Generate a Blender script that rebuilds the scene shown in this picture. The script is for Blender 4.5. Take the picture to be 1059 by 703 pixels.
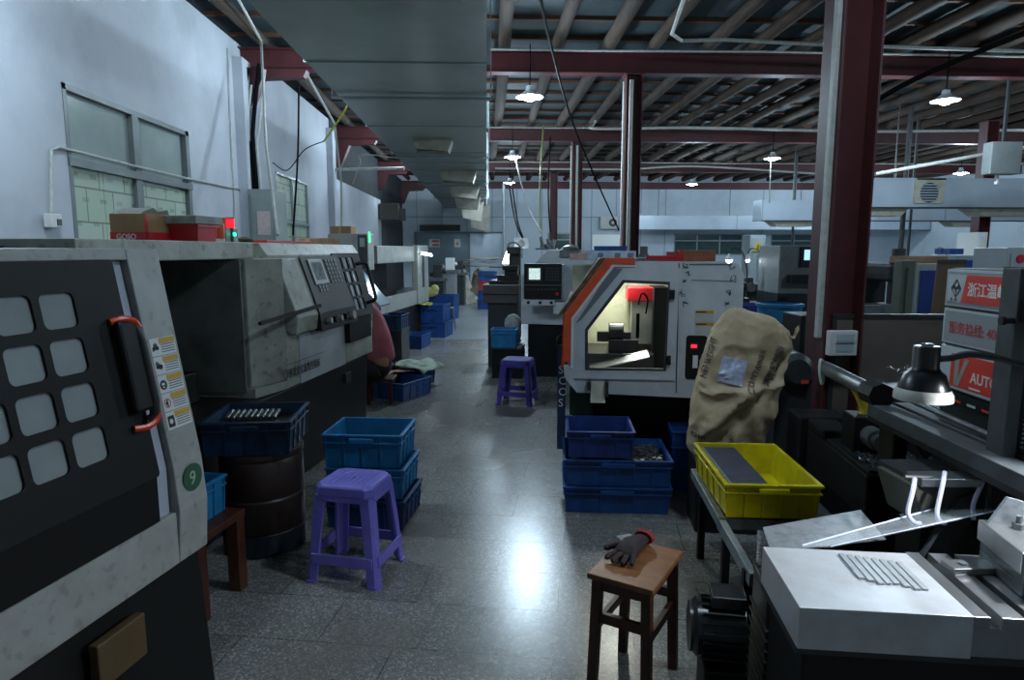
import bpy, bmesh, math, random
from math import radians as R, sin, cos, pi
from mathutils import Matrix, Vector
random.seed(7)
scene = bpy.context.scene
for o in list(bpy.data.objects): bpy.data.objects.remove(o)
COL = scene.collection

# ---------------------------------------------------------------- camera
FPX, HC = 680.0, 1.55
PITCH = math.atan((351.5-259)/FPX)
YAW = math.atan((529.5-503)*cos(PITCH)/FPX)
cam = bpy.data.cameras.new('camera'); cam_o = bpy.data.objects.new('camera', cam); COL.objects.link(cam_o)
cam.sensor_fit = 'HORIZONTAL'; cam.sensor_width = 36.0; cam.lens = FPX/1059*36
cam.clip_start = 0.05; cam.clip_end = 200
cam_o.location = (0, 0, HC); cam_o.rotation_euler = (pi/2-PITCH, 0, -YAW)
scene.camera = cam_o
# ---------------------------------------------------------------- exposure, world
scene.view_settings.view_transform = 'Standard'; scene.view_settings.look = 'None'
scene.view_settings.gamma = 1.0; scene.view_settings.use_curve_mapping = False
scene.view_settings.exposure = 0.78
w = bpy.data.worlds.new('world'); scene.world = w; w.use_nodes = True
w.node_tree.nodes['Background'].inputs[0].default_value = (0.55, 0.75, 1.0, 1)
w.node_tree.nodes['Background'].inputs[1].default_value = 0.10
# ---------------------------------------------------------------- ceiling lamps (x, y, z, watts)
LAMP_COL = (0.66, 0.85, 1.0)
LAMPS = [(0.63, 9.75, 3.72, 150), (0.62, 15.85, 3.72, 150), (0.76, 21.75, 3.72, 150), (6.72, 9.75, 3.72, 150), (6.82, 15.85, 3.72, 150),
         (13.45, 18.6, 3.72, 150), (-1.55, 9.0, 3.85, 120), (-1.55, 15.0, 3.85, 120), (-1.55, 21.0, 3.85, 120),
         (1.25, 2.1, 3.45, 40), (6.7, 3.7, 3.72, 120), (-2.5, 4.2, 3.85, 85), (6.8, 22.0, 3.72, 150), (13.4, 12.0, 3.72, 150), (13.4, 24.5, 3.72, 150)]
TH = R(8.5)          # the machines and tiles stand turned by this much against the walls

# ---------------------------------------------------------------- helpers
def ray(x, y):
    a = (x-529.5)/FPX; b = -(y-351.5)/FPX
    fw = cos(PITCH)+b*sin(PITCH); up = b*cos(PITCH)-sin(PITCH)
    return a*cos(YAW)+fw*sin(YAW), -a*sin(YAW)+fw*cos(YAW), up
def at(x, y, Y):
    X_, Y_, U = ray(x, y); t = Y/Y_
    return Vector((X_*t, Y, HC+U*t))
def gz(x, y, z=0.0):
    X_, Y_, U = ray(x, y); t = (z-HC)/U
    return Vector((X_*t, Y_*t, z))

def lin(h):
    h = h.lstrip('#'); c = [int(h[i:i+2], 16)/255 for i in (0, 2, 4)]
    return tuple(((v+0.055)/1.055)**2.4 if v > 0.04045 else v/12.92 for v in c)+(1,)
MATS = {}
def mat(name, col, rough=0.5, metal=0.0, dirt=None, amt=0.35, scale=6.0, bump=0.0, emit=None, estr=0.0, spec=0.5, stretch=None, alpha=1.0, trans=0.0, fine=None):
    if name in MATS: return MATS[name]
    m = bpy.data.materials.new(name); m.use_nodes = True; nt = m.node_tree; N = nt.nodes; L = nt.links
    b = N['Principled BSDF']
    col = lin(col) if isinstance(col, str) else tuple(col)+(1,)*(4-len(col))
    b.inputs['Base Color'].default_value = col
    b.inputs['Roughness'].default_value = rough; b.inputs['Metallic'].default_value = metal
    b.inputs['Specular IOR Level'].default_value = spec
    b.inputs['Alpha'].default_value = alpha; b.inputs['Transmission Weight'].default_value = trans
    if emit:
        b.inputs['Emission Color'].default_value = lin(emit) if isinstance(emit, str) else tuple(emit)+(1,)
        b.inputs['Emission Strength'].default_value = estr
    if dirt is None and not emit and trans == 0: dirt = tuple(v*0.55 for v in col[:3])+(1,)
    if dirt is not None:
        dirt = lin(dirt) if isinstance(dirt, str) else tuple(dirt)
        tc = N.new('ShaderNodeTexCoord'); mp = N.new('ShaderNodeMapping'); L.new(tc.outputs['Object'], mp.inputs[0])
        if stretch: mp.inputs['Scale'].default_value = stretch
        n1 = N.new('ShaderNodeTexNoise'); n1.inputs['Scale'].default_value = scale; n1.inputs['Detail'].default_value = 6
        n1.inputs['Roughness'].default_value = 0.65; L.new(mp.outputs[0], n1.inputs['Vector'])
        rp = N.new('ShaderNodeValToRGB'); rp.color_ramp.elements[0].position = 0.42; rp.color_ramp.elements[1].position = 0.68
        rp.color_ramp.elements[0].color = (0, 0, 0, 1); rp.color_ramp.elements[1].color = (amt, amt, amt, 1)
        L.new(n1.outputs['Fac'], rp.inputs[0])
        mx = N.new('ShaderNodeMixRGB'); mx.inputs[1].default_value = col; mx.inputs[2].default_value = dirt
        L.new(rp.outputs[0], mx.inputs[0]); out = mx
        if fine:
            n2 = N.new('ShaderNodeTexNoise'); n2.inputs['Scale'].default_value = fine; n2.inputs['Detail'].default_value = 3
            L.new(mp.outputs[0], n2.inputs['Vector'])
            r2 = N.new('ShaderNodeValToRGB'); r2.color_ramp.elements[0].position = 0.58; r2.color_ramp.elements[1].position = 0.66
            r2.color_ramp.elements[1].color = (amt, amt, amt, 1); L.new(n2.outputs['Fac'], r2.inputs[0])
            m2 = N.new('ShaderNodeMixRGB'); m2.inputs[2].default_value = dirt; L.new(r2.outputs[0], m2.inputs[0]); L.new(mx.outputs[0], m2.inputs[1]); out = m2
        L.new(out.outputs[0], b.inputs['Base Color'])
        if bump:
            bp = N.new('ShaderNodeBump'); bp.inputs['Strength'].default_value = bump; bp.inputs['Distance'].default_value = 0.01
            L.new(n1.outputs['Fac'], bp.inputs['Height']); L.new(bp.outputs[0], b.inputs['Normal'])
    MATS[name] = m; return m

def tag(o, label=None, cat=None, group=None, kind=None):
    if label: o['label'] = label
    if cat: o['category'] = cat
    if group: o['group'] = group
    if kind: o['kind'] = kind
    return o
def thing(name, label, cat, loc=(0, 0, 0), rz=0.0, group=None, kind=None):
    o = bpy.data.objects.new(name, None); COL.objects.link(o); o.empty_display_size = 0.1
    o.location = loc; o.rotation_euler = (0, 0, rz); return tag(o, label, cat, group, kind)

class MB:
    def __init__(s): s.v = []; s.f = []; s.m = []; s.cur = 0; s.T = Matrix.Identity(4)
    def add(s, vs, fs):
        k = len(s.v); s.v += [tuple(s.T @ Vector(v)) for v in vs]
        s.f += [[i+k for i in f] for f in fs]; s.m += [s.cur]*len(fs); return s
    def box(s, x0, x1, y0, y1, z0, z1):
        return s.add([(x0, y0, z0), (x1, y0, z0), (x1, y1, z0), (x0, y1, z0), (x0, y0, z1), (x1, y0, z1), (x1, y1, z1), (x0, y1, z1)],
                     [(0, 3, 2, 1), (4, 5, 6, 7), (0, 1, 5, 4), (1, 2, 6, 5), (2, 3, 7, 6), (3, 0, 4, 7)])
    def prism(s, poly, ax, a, b):
        # polygon in the two other axes (order: x: (y,z), y: (x,z), z: (x,y)), swept along ax from a to b
        def P(p, t): return (t, p[0], p[1]) if ax == 'x' else (p[0], t, p[1]) if ax == 'y' else (p[0], p[1], t)
        n = len(poly); vs = [P(p, a) for p in poly]+[P(p, b) for p in poly]
        return s.add(vs, [tuple(range(n))[::-1], tuple(range(n, 2*n))]+[(i, (i+1) % n, n+(i+1) % n, n+i) for i in range(n)])
    def loft(s, rings, cap0=True, cap1=True, closed=True):
        n = len(rings[0]); vs = [p for r in rings for p in r]; fs = []
        for k in range(len(rings)-1):
            for i in range(n if closed else n-1):
                j = (i+1) % n; fs.append((k*n+i, k*n+j, (k+1)*n+j, (k+1)*n+i))
        if cap0: fs.append(tuple(range(n))[::-1])
        if cap1: fs.append(tuple(range((len(rings)-1)*n, len(rings)*n)))
        return s.add(vs, fs)
    def tube(s, pts, r, n=10, r1=None):
        pts = [Vector(p) for p in pts]; rings = []; m = len(pts); up = None
        for i, p in enumerate(pts):
            d = (pts[min(i+1, m-1)]-pts[max(i-1, 0)]).normalized()
            if up is None: up = Vector((0, 0, 1)) if abs(d.z) < .9 else Vector((1, 0, 0))
            a = d.cross(up)
            if a.length < 1e-4: a = d.cross(Vector((0.3, 1, 0)))
            a.normalize(); b = a.cross(d).normalized(); up = b
            rr = r if r1 is None else r+(r1-r)*i/(m-1)
            rings.append([p+a*rr*cos(2*pi*k/n)+b*rr*sin(2*pi*k/n) for k in range(n)])
        return s.loft(rings)
    def cyl(s, p0, p1, r0, r1=None, n=20): return s.tube([p0, p1], r0, n, r0 if r1 is None else r1)
    def lathe(s, prof, c=(0, 0, 0), n=24, cap0=False, cap1=False):
        return s.loft([[(c[0]+r*cos(2*pi*k/n), c[1]+r*sin(2*pi*k/n), c[2]+z) for k in range(n)] for r, z in prof], cap0, cap1)
    def sphere(s, c, r, n=12, sc=(1, 1, 1)):
        m = n//2; return s.loft([[(c[0]+r*sc[0]*sin(pi*j/m)*cos(2*pi*k/n), c[1]+r*sc[1]*sin(pi*j/m)*sin(2*pi*k/n), c[2]-r*sc[2]*cos(pi*j/m)) for k in range(n)] for j in [0.05]+list(range(1, m))+[m-0.05]])
    def obj(s, name, mats, parent=None, bev=0.0, smooth=False, loc=None, rz=None, seg=2):
        me = bpy.data.meshes.new(name); me.from_pydata(s.v, [], s.f)
        for m in (mats if isinstance(mats, (list, tuple)) else [mats]): me.materials.append(m)
        me.polygons.foreach_set('material_index', s.m)
        bm = bmesh.new(); bm.from_mesh(me); bmesh.ops.recalc_face_normals(bm, faces=bm.faces); bm.to_mesh(me); bm.free()
        if smooth:
            me.polygons.foreach_set('use_smooth', [True]*len(me.polygons))
            try: me.set_sharp_from_angle(angle=R(40))
            except Exception: pass
        me.update()
        o = bpy.data.objects.new(name, me); COL.objects.link(o)
        if parent: o.parent = parent
        if loc: o.location = loc
        if rz is not None: o.rotation_euler = (0, 0, rz)
        if bev:
            b = o.modifiers.new('bevel', 'BEVEL'); b.width = bev; b.segments = seg; b.limit_method = 'ANGLE'; b.angle_limit = R(40)
        return o
def curve_mesh(cu, name, m, parent, M=None):
    tmp = bpy.data.objects.new('tmp', cu); COL.objects.link(tmp)
    bpy.context.view_layer.update()
    dg = bpy.context.evaluated_depsgraph_get(); me = bpy.data.meshes.new_from_object(tmp.evaluated_get(dg))
    bpy.data.objects.remove(tmp); bpy.data.curves.remove(cu)
    me.materials.clear(); me.materials.append(m)
    if M is not None: me.transform(M)
    o = bpy.data.objects.new(name, me); COL.objects.link(o); o.parent = parent; return o
def plate(name, outer, holes, th, m, parent=None, M=None):
    """flat sheet with holes: 2D polygons, th thick towards +z of M"""
    cu = bpy.data.curves.new('c', 'CURVE'); cu.dimensions = '2D'; cu.fill_mode = 'BOTH'; cu.extrude = th/2
    for poly in [outer]+list(holes):
        sp = cu.splines.new('POLY'); sp.points.add(len(poly)-1); sp.use_cyclic_u = True
        for i, p in enumerate(poly): sp.points[i].co = (p[0], p[1], 0, 1)
    return curve_mesh(cu, name, m, parent, (M or Matrix.Identity(4)) @ Matrix.Translation((0, 0, th/2)))
def text(name, body, size, m, parent=None, M=None, th=0.001, align='LEFT', bold=0.0, xs=1.0):
    cu = bpy.data.curves.new('t', 'FONT'); cu.body = body; cu.size = size; cu.extrude = th; cu.align_x = align; cu.offset = bold; cu.resolution_u = 3
    return curve_mesh(cu, name, m, parent, (M or Matrix.Identity(4)) @ Matrix.Diagonal((xs, 1, 1, 1)))
def rrect(x0, x1, y0, y1, r, n=4):
    out = []
    for cx, cy, a in ((x1-r, y1-r, 0), (x0+r, y1-r, 90), (x0+r, y0+r, 180), (x1-r, y0+r, 270)):
        for k in range(n+1):
            t = R(a+90*k/n); out.append((cx+r*cos(t), cy+r*sin(t)))
    return out
def circ(cx, cy, r, n=28): return [(cx+r*cos(2*pi*k/n), cy+r*sin(2*pi*k/n)) for k in range(n)]
def cols(x, y, z, o=(0, 0, 0)):
    M = Matrix.Identity(4)
    for i, c in enumerate((x, y, z)): M[0][i], M[1][i], M[2][i] = c
    M[0][3], M[1][3], M[2][3] = o; return M
FRONT = lambda o=(0, 0, 0): cols((1, 0, 0), (0, 0, 1), (0, -1, 0), o)         # sheet facing -y
RIGHT = lambda o=(0, 0, 0): cols((0, 1, 0), (0, 0, 1), (1, 0, 0), o)          # sheet facing +x, read from +x
LEFT = lambda o=(0, 0, 0): cols((0, -1, 0), (0, 0, 1), (-1, 0, 0), o)         # sheet facing -x
UP = lambda o=(0, 0, 0): cols((1, 0, 0), (0, 1, 0), (0, 0, 1), o)
def dup(o, parent=None):
    c = o.copy(); COL.objects.link(c); c.parent = parent
    for ch in list(o.children): dup(ch, c)
    return c

# ---------------------------------------------------------------- shared materials
M_cream = mat('worn_machine_white', '#9da09c', 0.45, dirt='#625f57', amt=0.35, scale=5, fine=26)
M_white = mat('machine_white', '#c3c8cc', 0.4, dirt='#7c8084', amt=0.35, scale=4)
M_grime = mat('stained_machine_white', '#aaaea2', 0.5, dirt='#4d4a3c', amt=0.45, scale=4.5, fine=20)
M_black = mat('black_enamel', '#0e1011', 0.5, amt=0.3, spec=.35)
M_oily = mat('oily_black_iron', '#141516', 0.42, dirt='#2a2622', amt=0.5, scale=9, bump=0.3)
M_dark = mat('dark_grey_metal', '#33383a', 0.45, dirt='#1a1b1b', amt=0.6, scale=8)
M_steel = mat('ground_steel', '#a9acad', 0.28, 0.85, dirt='#77706a', amt=0.4, scale=7)
M_dsteel = mat('dull_steel', '#7d8284', 0.4, 0.7, dirt='#3c3b39', amt=0.6, scale=12)
M_red = mat('red_oxide_paint', '#4f2023', 0.5, dirt='#2e1617', amt=0.5, scale=2.5)
M_blue = mat('blue_crate_plastic', '#1c4f94', 0.45, dirt='#12294a', amt=0.6, scale=7)
M_cyan = mat('light_blue_crate_plastic', '#1f78ad', 0.42, dirt='#154a66', amt=0.6, scale=7)
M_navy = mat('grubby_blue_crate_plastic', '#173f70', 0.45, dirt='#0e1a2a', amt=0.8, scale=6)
M_yel = mat('yellow_crate_plastic', '#d8c811', 0.4, dirt='#8a7a18', amt=0.5, scale=9)
M_pur = mat('violet_plastic', '#726cc6', 0.4, dirt='#4f4690', amt=0.35, scale=8)
M_wood = mat('worn_brown_wood', '#7a5233', 0.4, dirt='#3a2013', amt=0.7, scale=5, stretch=(1, 5, 1))
M_dwood = mat('dark_stained_wood', '#4f2a1a', 0.4, dirt='#24130c', amt=0.7, scale=7, stretch=(4, 4, 1))
M_card = mat('cardboard', '#9a7a58', 0.85, dirt='#6d5238', amt=0.5, scale=6)
M_pipe = mat('white_conduit', '#b9bcb6', 0.5, dirt='#75756c', amt=0.4, scale=20)
M_cable = mat('black_cable', '#0c0d0e', 0.9, amt=0.1, spec=.1)
M_redp = mat('red_plastic', '#c2202a', 0.4, dirt='#7a1219', amt=0.4)
M_orange = mat('orange_paint', '#d2502a', 0.45, dirt='#8a3a22', amt=0.5, scale=8)
M_label = mat('white_label', '#d6d8d6', 0.6, dirt='#a9aaa6', amt=0.2, scale=30)
M_ink = mat('black_ink', '#1b1d20', 0.6, amt=0.1)
M_galv = mat('galvanised_sheet', '#b6bcc0', 0.35, 0.6, dirt='#7b8286', amt=0.6, scale=35)
M_glass = mat('smeared_glass', '#8a9696', 0.12, 0, dirt='#a3aba5', amt=0.5, scale=5)
M_chips = mat('metal_chips', '#9aa2aa', 0.3, 0.9, dirt='#3a3f45', amt=0.8, scale=60)
M_green = mat('dark_green_paint', '#1f3a2a', 0.45, dirt='#14211a', amt=0.5)
# ================================================================ STRUCTURE
def struct(mb, name, m, **k): o = mb.obj(name, m, **k); o['kind'] = 'structure'; return o
# floor: speckled granite tiles
fm = bpy.data.materials.new('granite_tiles'); fm.use_nodes = True; nt = fm.node_tree; N, L = nt.nodes, nt.links; b = N['Principled BSDF']
tc = N.new('ShaderNodeTexCoord'); mp = N.new('ShaderNodeMapping'); mp.inputs['Rotation'].default_value = (0, 0, R(9.0)); mp.inputs['Location'].default_value = (0.12, -0.345+0.02, 0)
L.new(tc.outputs['Object'], mp.inputs[0])
br = N.new('ShaderNodeTexBrick'); br.inputs['Scale'].default_value = 1.0; br.inputs['Brick Width'].default_value = 0.63; br.inputs['Row Height'].default_value = 0.335
br.inputs['Mortar Size'].default_value = 0.0022; br.inputs['Mortar Smooth'].default_value = 0.3; br.offset = 0.5
br.inputs['Color1'].default_value = (1, 1, 1, 1); br.inputs['Color2'].default_value = (0.86, 0.86, 0.86, 1); br.inputs['Mortar'].default_value = (0.25, 0.25, 0.25, 1)
L.new(mp.outputs[0], br.inputs['Vector'])
vo = N.new('ShaderNodeTexVoronoi'); vo.inputs['Scale'].default_value = 140; L.new(tc.outputs['Object'], vo.inputs['Vector'])
rv = N.new('ShaderNodeValToRGB'); e = rv.color_ramp.elements
e[0].position = 0.0; e[0].color = lin('#6e7072'); e[1].position = 1.0; e[1].color = lin('#b4b7b9')
x = e.new(0.45); x.color = lin('#7e7f7d'); x = e.new(0.75); x.color = lin('#8c8d8a')
sp = N.new('ShaderNodeSeparateColor'); L.new(vo.outputs['Color'], sp.inputs[0]); L.new(sp.outputs[0], rv.inputs[0])
n1 = N.new('ShaderNodeTexNoise'); n1.inputs['Scale'].default_value = 0.9; n1.inputs['Detail'].default_value = 6; L.new(tc.outputs['Object'], n1.inputs['Vector'])
r1 = N.new('ShaderNodeValToRGB'); r1.color_ramp.elements[0].position = 0.35; r1.color_ramp.elements[0].color = (0.62, 0.58, 0.5, 1); r1.color_ramp.elements[1].position = 0.65; r1.color_ramp.elements[1].color = (1, 1, 1, 1)
L.new(n1.outputs['Fac'], r1.inputs[0])
m1 = N.new('ShaderNodeMixRGB'); m1.blend_type = 'MULTIPLY'; m1.inputs[0].default_value = 1; L.new(rv.outputs[0], m1.inputs[1]); L.new(br.outputs['Color'], m1.inputs[2])
m2 = N.new('ShaderNodeMixRGB'); m2.blend_type = 'MULTIPLY'; m2.inputs[0].default_value = 1; L.new(m1.outputs[0], m2.inputs[1]); L.new(r1.outputs[0], m2.inputs[2])
L.new(m2.outputs[0], b.inputs['Base Color']); b.inputs['Specular IOR Level'].default_value = .85
rr = N.new('ShaderNodeMapRange'); rr.inputs[3].default_value = 0.33; rr.inputs[4].default_value = 0.2; L.new(n1.outputs['Fac'], rr.inputs[0]); L.new(rr.outputs[0], b.inputs['Roughness'])
n3 = N.new('ShaderNodeTexNoise'); n3.inputs['Scale'].default_value = 9; n3.inputs['Detail'].default_value = 3; L.new(tc.outputs['Object'], n3.inputs['Vector'])
bp = N.new('ShaderNodeBump'); bp.inputs['Strength'].default_value = 0.05; bp.inputs['Distance'].default_value = 0.01; L.new(n3.outputs['Fac'], bp.inputs['Height']); L.new(bp.outputs[0], b.inputs['Normal'])
XL, XR, YB, YF = -3.5, 18.0, -3.0, 28.1
struct(MB().box(XL-.2, XR+.2, YB-.2, 11.45, -0.12, 0), 'floor', fm)
M_conc = mat('smooth_concrete', '#8a9094', 0.3, dirt='#5f6466', amt=0.6, scale=1.2, bump=0.05)
struct(MB().box(XL-.2, XR+.2, 11.45, YF+.2, -0.12, 0.006), 'floor', M_conc)
# left wall: openings for two windows, lower stretch beyond the second bay
M_wall = mat('whitewashed_plaster', '#b9bec6', 0.8, dirt='#8d939b', amt=0.6, scale=0.7, bump=0.05)
ZW = 4.45
W1 = (5.80, 8.13, 1.35, 2.93); W2 = (11.35, 13.35, 1.35, 2.86)
lw = MB()
ys = [YB-.2, W1[0], W1[1], W2[0], W2[1], 15.3]
for i in range(5):
    y0, y1 = ys[i], ys[i+1]
    if i in (1, 3):
        q = W1 if i == 1 else W2
        lw.box(XL-.2, XL, y0, y1, 0, q[2]); lw.box(XL-.2, XL, y0, y1, q[3], ZW)
    else: lw.box(XL-.2, XL, y0, y1, 0, ZW)
struct(lw, 'wall_left', M_wall)
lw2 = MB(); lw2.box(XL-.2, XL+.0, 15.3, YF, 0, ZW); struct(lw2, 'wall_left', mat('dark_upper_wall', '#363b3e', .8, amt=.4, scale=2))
struct(MB().box(XL, XL+.12, 15.4, 21.6, 0, 3.15), 'wall_left', M_wall)
struct(MB().box(XL, XL+.14, 9.65, 10.0, 0, 4.2), 'trim_1', M_wall)
struct(MB().box(XL, XL+.14, 15.0, 15.3, 0, 4.2), 'trim_2', M_wall)
# back wall, in corrugated sheet panels
M_back = mat('pale_blue_wall', '#c6d2dc', 0.6, dirt='#a2aeb8', amt=0.5, scale=0.8)
bw = MB(); zt = 4.35
holes = [(2.6, 3.6, 1.5, 2.3), (8.0, 11.0, 1.35, 2.26), (12.2, 15.2, 1.35, 2.26)]
x0 = XL-.2
for h in holes:
    bw.box(x0, h[0], YF, YF+.2, 0, zt); bw.box(h[0], h[1], YF, YF+.2, 0, h[2]); bw.box(h[0], h[1], YF, YF+.2, h[3], zt); x0 = h[1]
bw.box(x0, XR+.2, YF, YF+.2, 0, zt)
struct(bw, 'wall_back', M_back)
sm = MB()
for i in range(19):
    x = XL+.6+i*1.05
    if not any(h[0]-.1 < x < h[1]+.1 for h in holes): sm.box(x-.012, x+.012, YF-.012, YF, 0, zt)
sm.box(XL, XR, YF-.014, YF, 2.93, 2.96)
struct(sm, 'trim_3', mat('seam_grey', '#7d8a94', .5))
struct(MB().box(XR, XR+.2, YB, YF, 0, ZW), 'wall_right', M_back)
struct(MB().box(XL-.2, XR+.2, YB-.2, YB, 0, ZW), 'wall_front', M_wall)
M_dglass = mat('dark_window_glass', '#3a5552', 0.15, dirt='#26393a', amt=.4, scale=3)
M_alu = mat('aluminium_frame', '#9aa3a6', 0.4, 0.4)
for i, h in enumerate(holes):
    t = thing('window_%d' % (i+3), None, None, (0, YF, 0), kind='structure')
    f = MB(); w_ = .05
    f.box(h[0], h[1], .0, .06, h[2], h[2]+w_).box(h[0], h[1], 0, .06, h[3]-w_, h[3])
    n = max(1, round((h[1]-h[0])/.9))
    for k in range(n+1):
        x = h[0]+(h[1]-h[0]-w_)*k/n; f.box(x, x+w_, 0, .06, h[2], h[3])
    if h[3]-h[2] > .7: f.box(h[0], h[1], 0, .055, h[3]-.32, h[3]-.27)
    f.obj('window_frame', M_alu, t); MB().box(h[0], h[1], .03, .04, h[2], h[3]).obj('pane', M_dglass, t)
# ceiling: dark roofing sheet on battens
M_roof = mat('dark_roof_sheet', '#3c4a50', 0.7, dirt='#20272a', amt=.6, scale=1.5)
struct(MB().box(XL-.3, XR+.2, YB-.2, YF+.2, 4.66, 4.70), 'ceiling', M_roof)
M_batten = mat('roof_batten_wood', '#6b4a3a', .8, amt=.5, scale=4)
for k in range(37):
    y = -2.5+k*.84; struct(MB().box(XL-.2, XR, y, y+.06, 4.61, 4.659), 'trim_%d' % (k+10), M_batten)
# timber rafters
M_raft = mat('rough_timber', '#48392e', 0.85, dirt='#1d1713', amt=.75, scale=3, stretch=(3, .5, 3), bump=.2)
def rafter(x, y0=-2.5, y1=28.0, dx=0.0, r=.075):
    mb = MB(); n = 10; rings = []; m = 14
    for j in range(m):
        y = y0+(y1-y0)*j/(m-1); rr = r*(1+.1*sin(j*1.7+x*9)); cx = x+dx*(j/(m-1))+.03*sin(j*.9+x*5); cz = 4.43+r+.008*sin(j*2.1+x)
        rings.append([(cx+rr*1.0*cos(2*pi*k/n), y, cz+min(rr, .15)*sin(2*pi*k/n)) for k in range(n)])
    return mb.loft(rings)
k = 0; x = -3.2
while x < 17.8:
    o = rafter(x, dx=random.uniform(-.1, .1), r=random.uniform(.085, .105)).obj('timber_rafter', M_raft, smooth=True)
    tag(o, 'rough brown round timber rafter laid lengthwise over the red roof beams', 'rafter', 'round timber rafters under the roof'); x += random.uniform(.68, .76)
# steel columns and beams
def hcol(cx, cy, h=4.1, s=.24, z0=0):
    mb = MB(); a = s/2
    mb.box(-a, -a+.014, -a, a, z0, h); mb.box(a-.014, a, -a, a, z0, h); mb.box(-a, a, -.006, .006, z0, h)
    mb.box(-a-.03, a+.03, -a-.03, a+.03, z0, z0+.02); mb.box(-a-.02, a+.02, -a-.02, a+.02, h-.02, h)
    return mb
CN = [(2.165, 4.0, 'nearest of the red steel columns, with a white cable duct and meter box', 'red'),
      (2.165, 10.0, 'red steel column rising behind the boxes on the orange trimmed lathe', 'red'),
      (2.165, 16.0, 'red steel column second behind the orange trimmed lathe, thin pipes beside it', 'red'),
      (2.22, 22.0, 'farthest red steel column of the row left of the white air duct', 'red'),
      (10.05, 13.2, 'reddish brown steel column right of the ventilation box above the sign panels', 'red')]
cols_t = []
for (cx, cy, lb, _) in CN:
    t = thing('steel_column', lb, 'column', (cx, cy, 0)); z0 = 0.006 if cy > 11.45 else 0
    o = hcol(0, 0, 4.1, z0=z0).obj('column_shaft', M_red, t, bev=.004); cols_t.append(t)
def duct_strip(t, x, y, z0, z1, w=.045, d=.03):
    MB().box(x-d/2, x+d/2, y-w/2, y+w/2, z0, z1).obj('conduit', M_pipe, t, bev=.004)
duct_strip(cols_t[0], -.133, -.07, 1.02, 4.0)
duct_strip(cols_t[1], -.05, -.135, 1.3, 4.0, .03, .055); duct_strip(cols_t[1], -.135, -.02, 1.3, 4.0)
duct_strip(cols_t[2], -.14, -.02, 1.3, 4.0); duct_strip(cols_t[2], -.01, -.135, 1.3, 4.0, .03, .05)
BEAMS = [(10.0, 'red steel roof beam crossing above the nearest hanging lamps'), (16.0, 'red steel roof beam, middle one of those seen across the hall'),
         (22.0, 'red steel roof beam third from the viewer, before the farthest the back wall'), (27.95, 'red steel roof beam against the top of the back wall'), (4.0, 'red steel roof beam crossing close above the viewer')]
for (y, lb) in BEAMS:
    t = thing('roof_beam', lb, 'beam', (0, y, 4.1))
    MB().box(XL, XR, -.1, .1, .002, .016).box(XL, XR, -.1, .1, .286, .30).box(XL, XR, -.006, .006, .016, .286).obj('beam_web', M_red, t, bev=.003)
    MB().prism([(XL, .0), (XL+.95, .0), (XL+.9, -.09), (XL+.32, -.12), (XL+.1, -.62), (XL, -.62)], 'y', -.09, .09).obj('bracket', M_red, t)
    MB().tube([(-1, -.16, .29), (1.5, -.16, .285), (4, -.16, .3), (8, -.16, .27), (12, -.16, .29), (XR-.1, -.16, .28)], .016, 6).obj('conduit', M_pipe, t)
# lengthwise eaves beam on the left
o = MB().box(-2.35, -2.2, YB+.2, YF-.1, 4.0+.02, 4.25)
# roof pipes in white plastic
def pipe(name, pts, r, lb, cat='pipe', m=None, n=8, group=None):
    o = MB().tube(pts, r, n).obj(name, m or M_pipe, smooth=True); return tag(o, lb, cat, group)
def bez(pts, k=8):
    pts = [Vector(p) for p in pts]; out = []
    for i in range(len(pts)-1):
        p0 = pts[max(i-1, 0)]; p1 = pts[i]; p2 = pts[i+1]; p3 = pts[min(i+2, len(pts)-1)]
        for j in range(k):
            t = j/k; out.append(.5*((2*p1)+(p2-p0)*t+(2*p0-5*p1+4*p2-p3)*t*t+(3*p1-p0-3*p2+p3)*t**3))
    out.append(pts[-1]); return out
pipe('plastic_pipe', [at(727, -60, 5.5), at(695, 35, 8.1), at(705, 42, 8.6), at(750, 41, 8.6), at(848, 46, 8.6), at(1120, 55, 8.6)], .022, 'white plastic pipe with an elbow running under the rafters at the top')
pipe('plastic_pipe', bez([at(627, 112, 15.0), at(614, 128, 15.2), at(620, 133, 14.5), at(720, 132, 14.5), at(845, 135, 14.5), at(905, 136, 14.4), at(1080, 134, 14.4)]), .03, 'thin white pipe bending under the second roof beam')
pipe('plastic_pipe', bez([at(512, 174, 20.6), at(640, 175, 20.6), at(720, 172, 20.6), at(850, 180, 20.5)]), .03, 'thin white pipe along the farthest roof beam')
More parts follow.
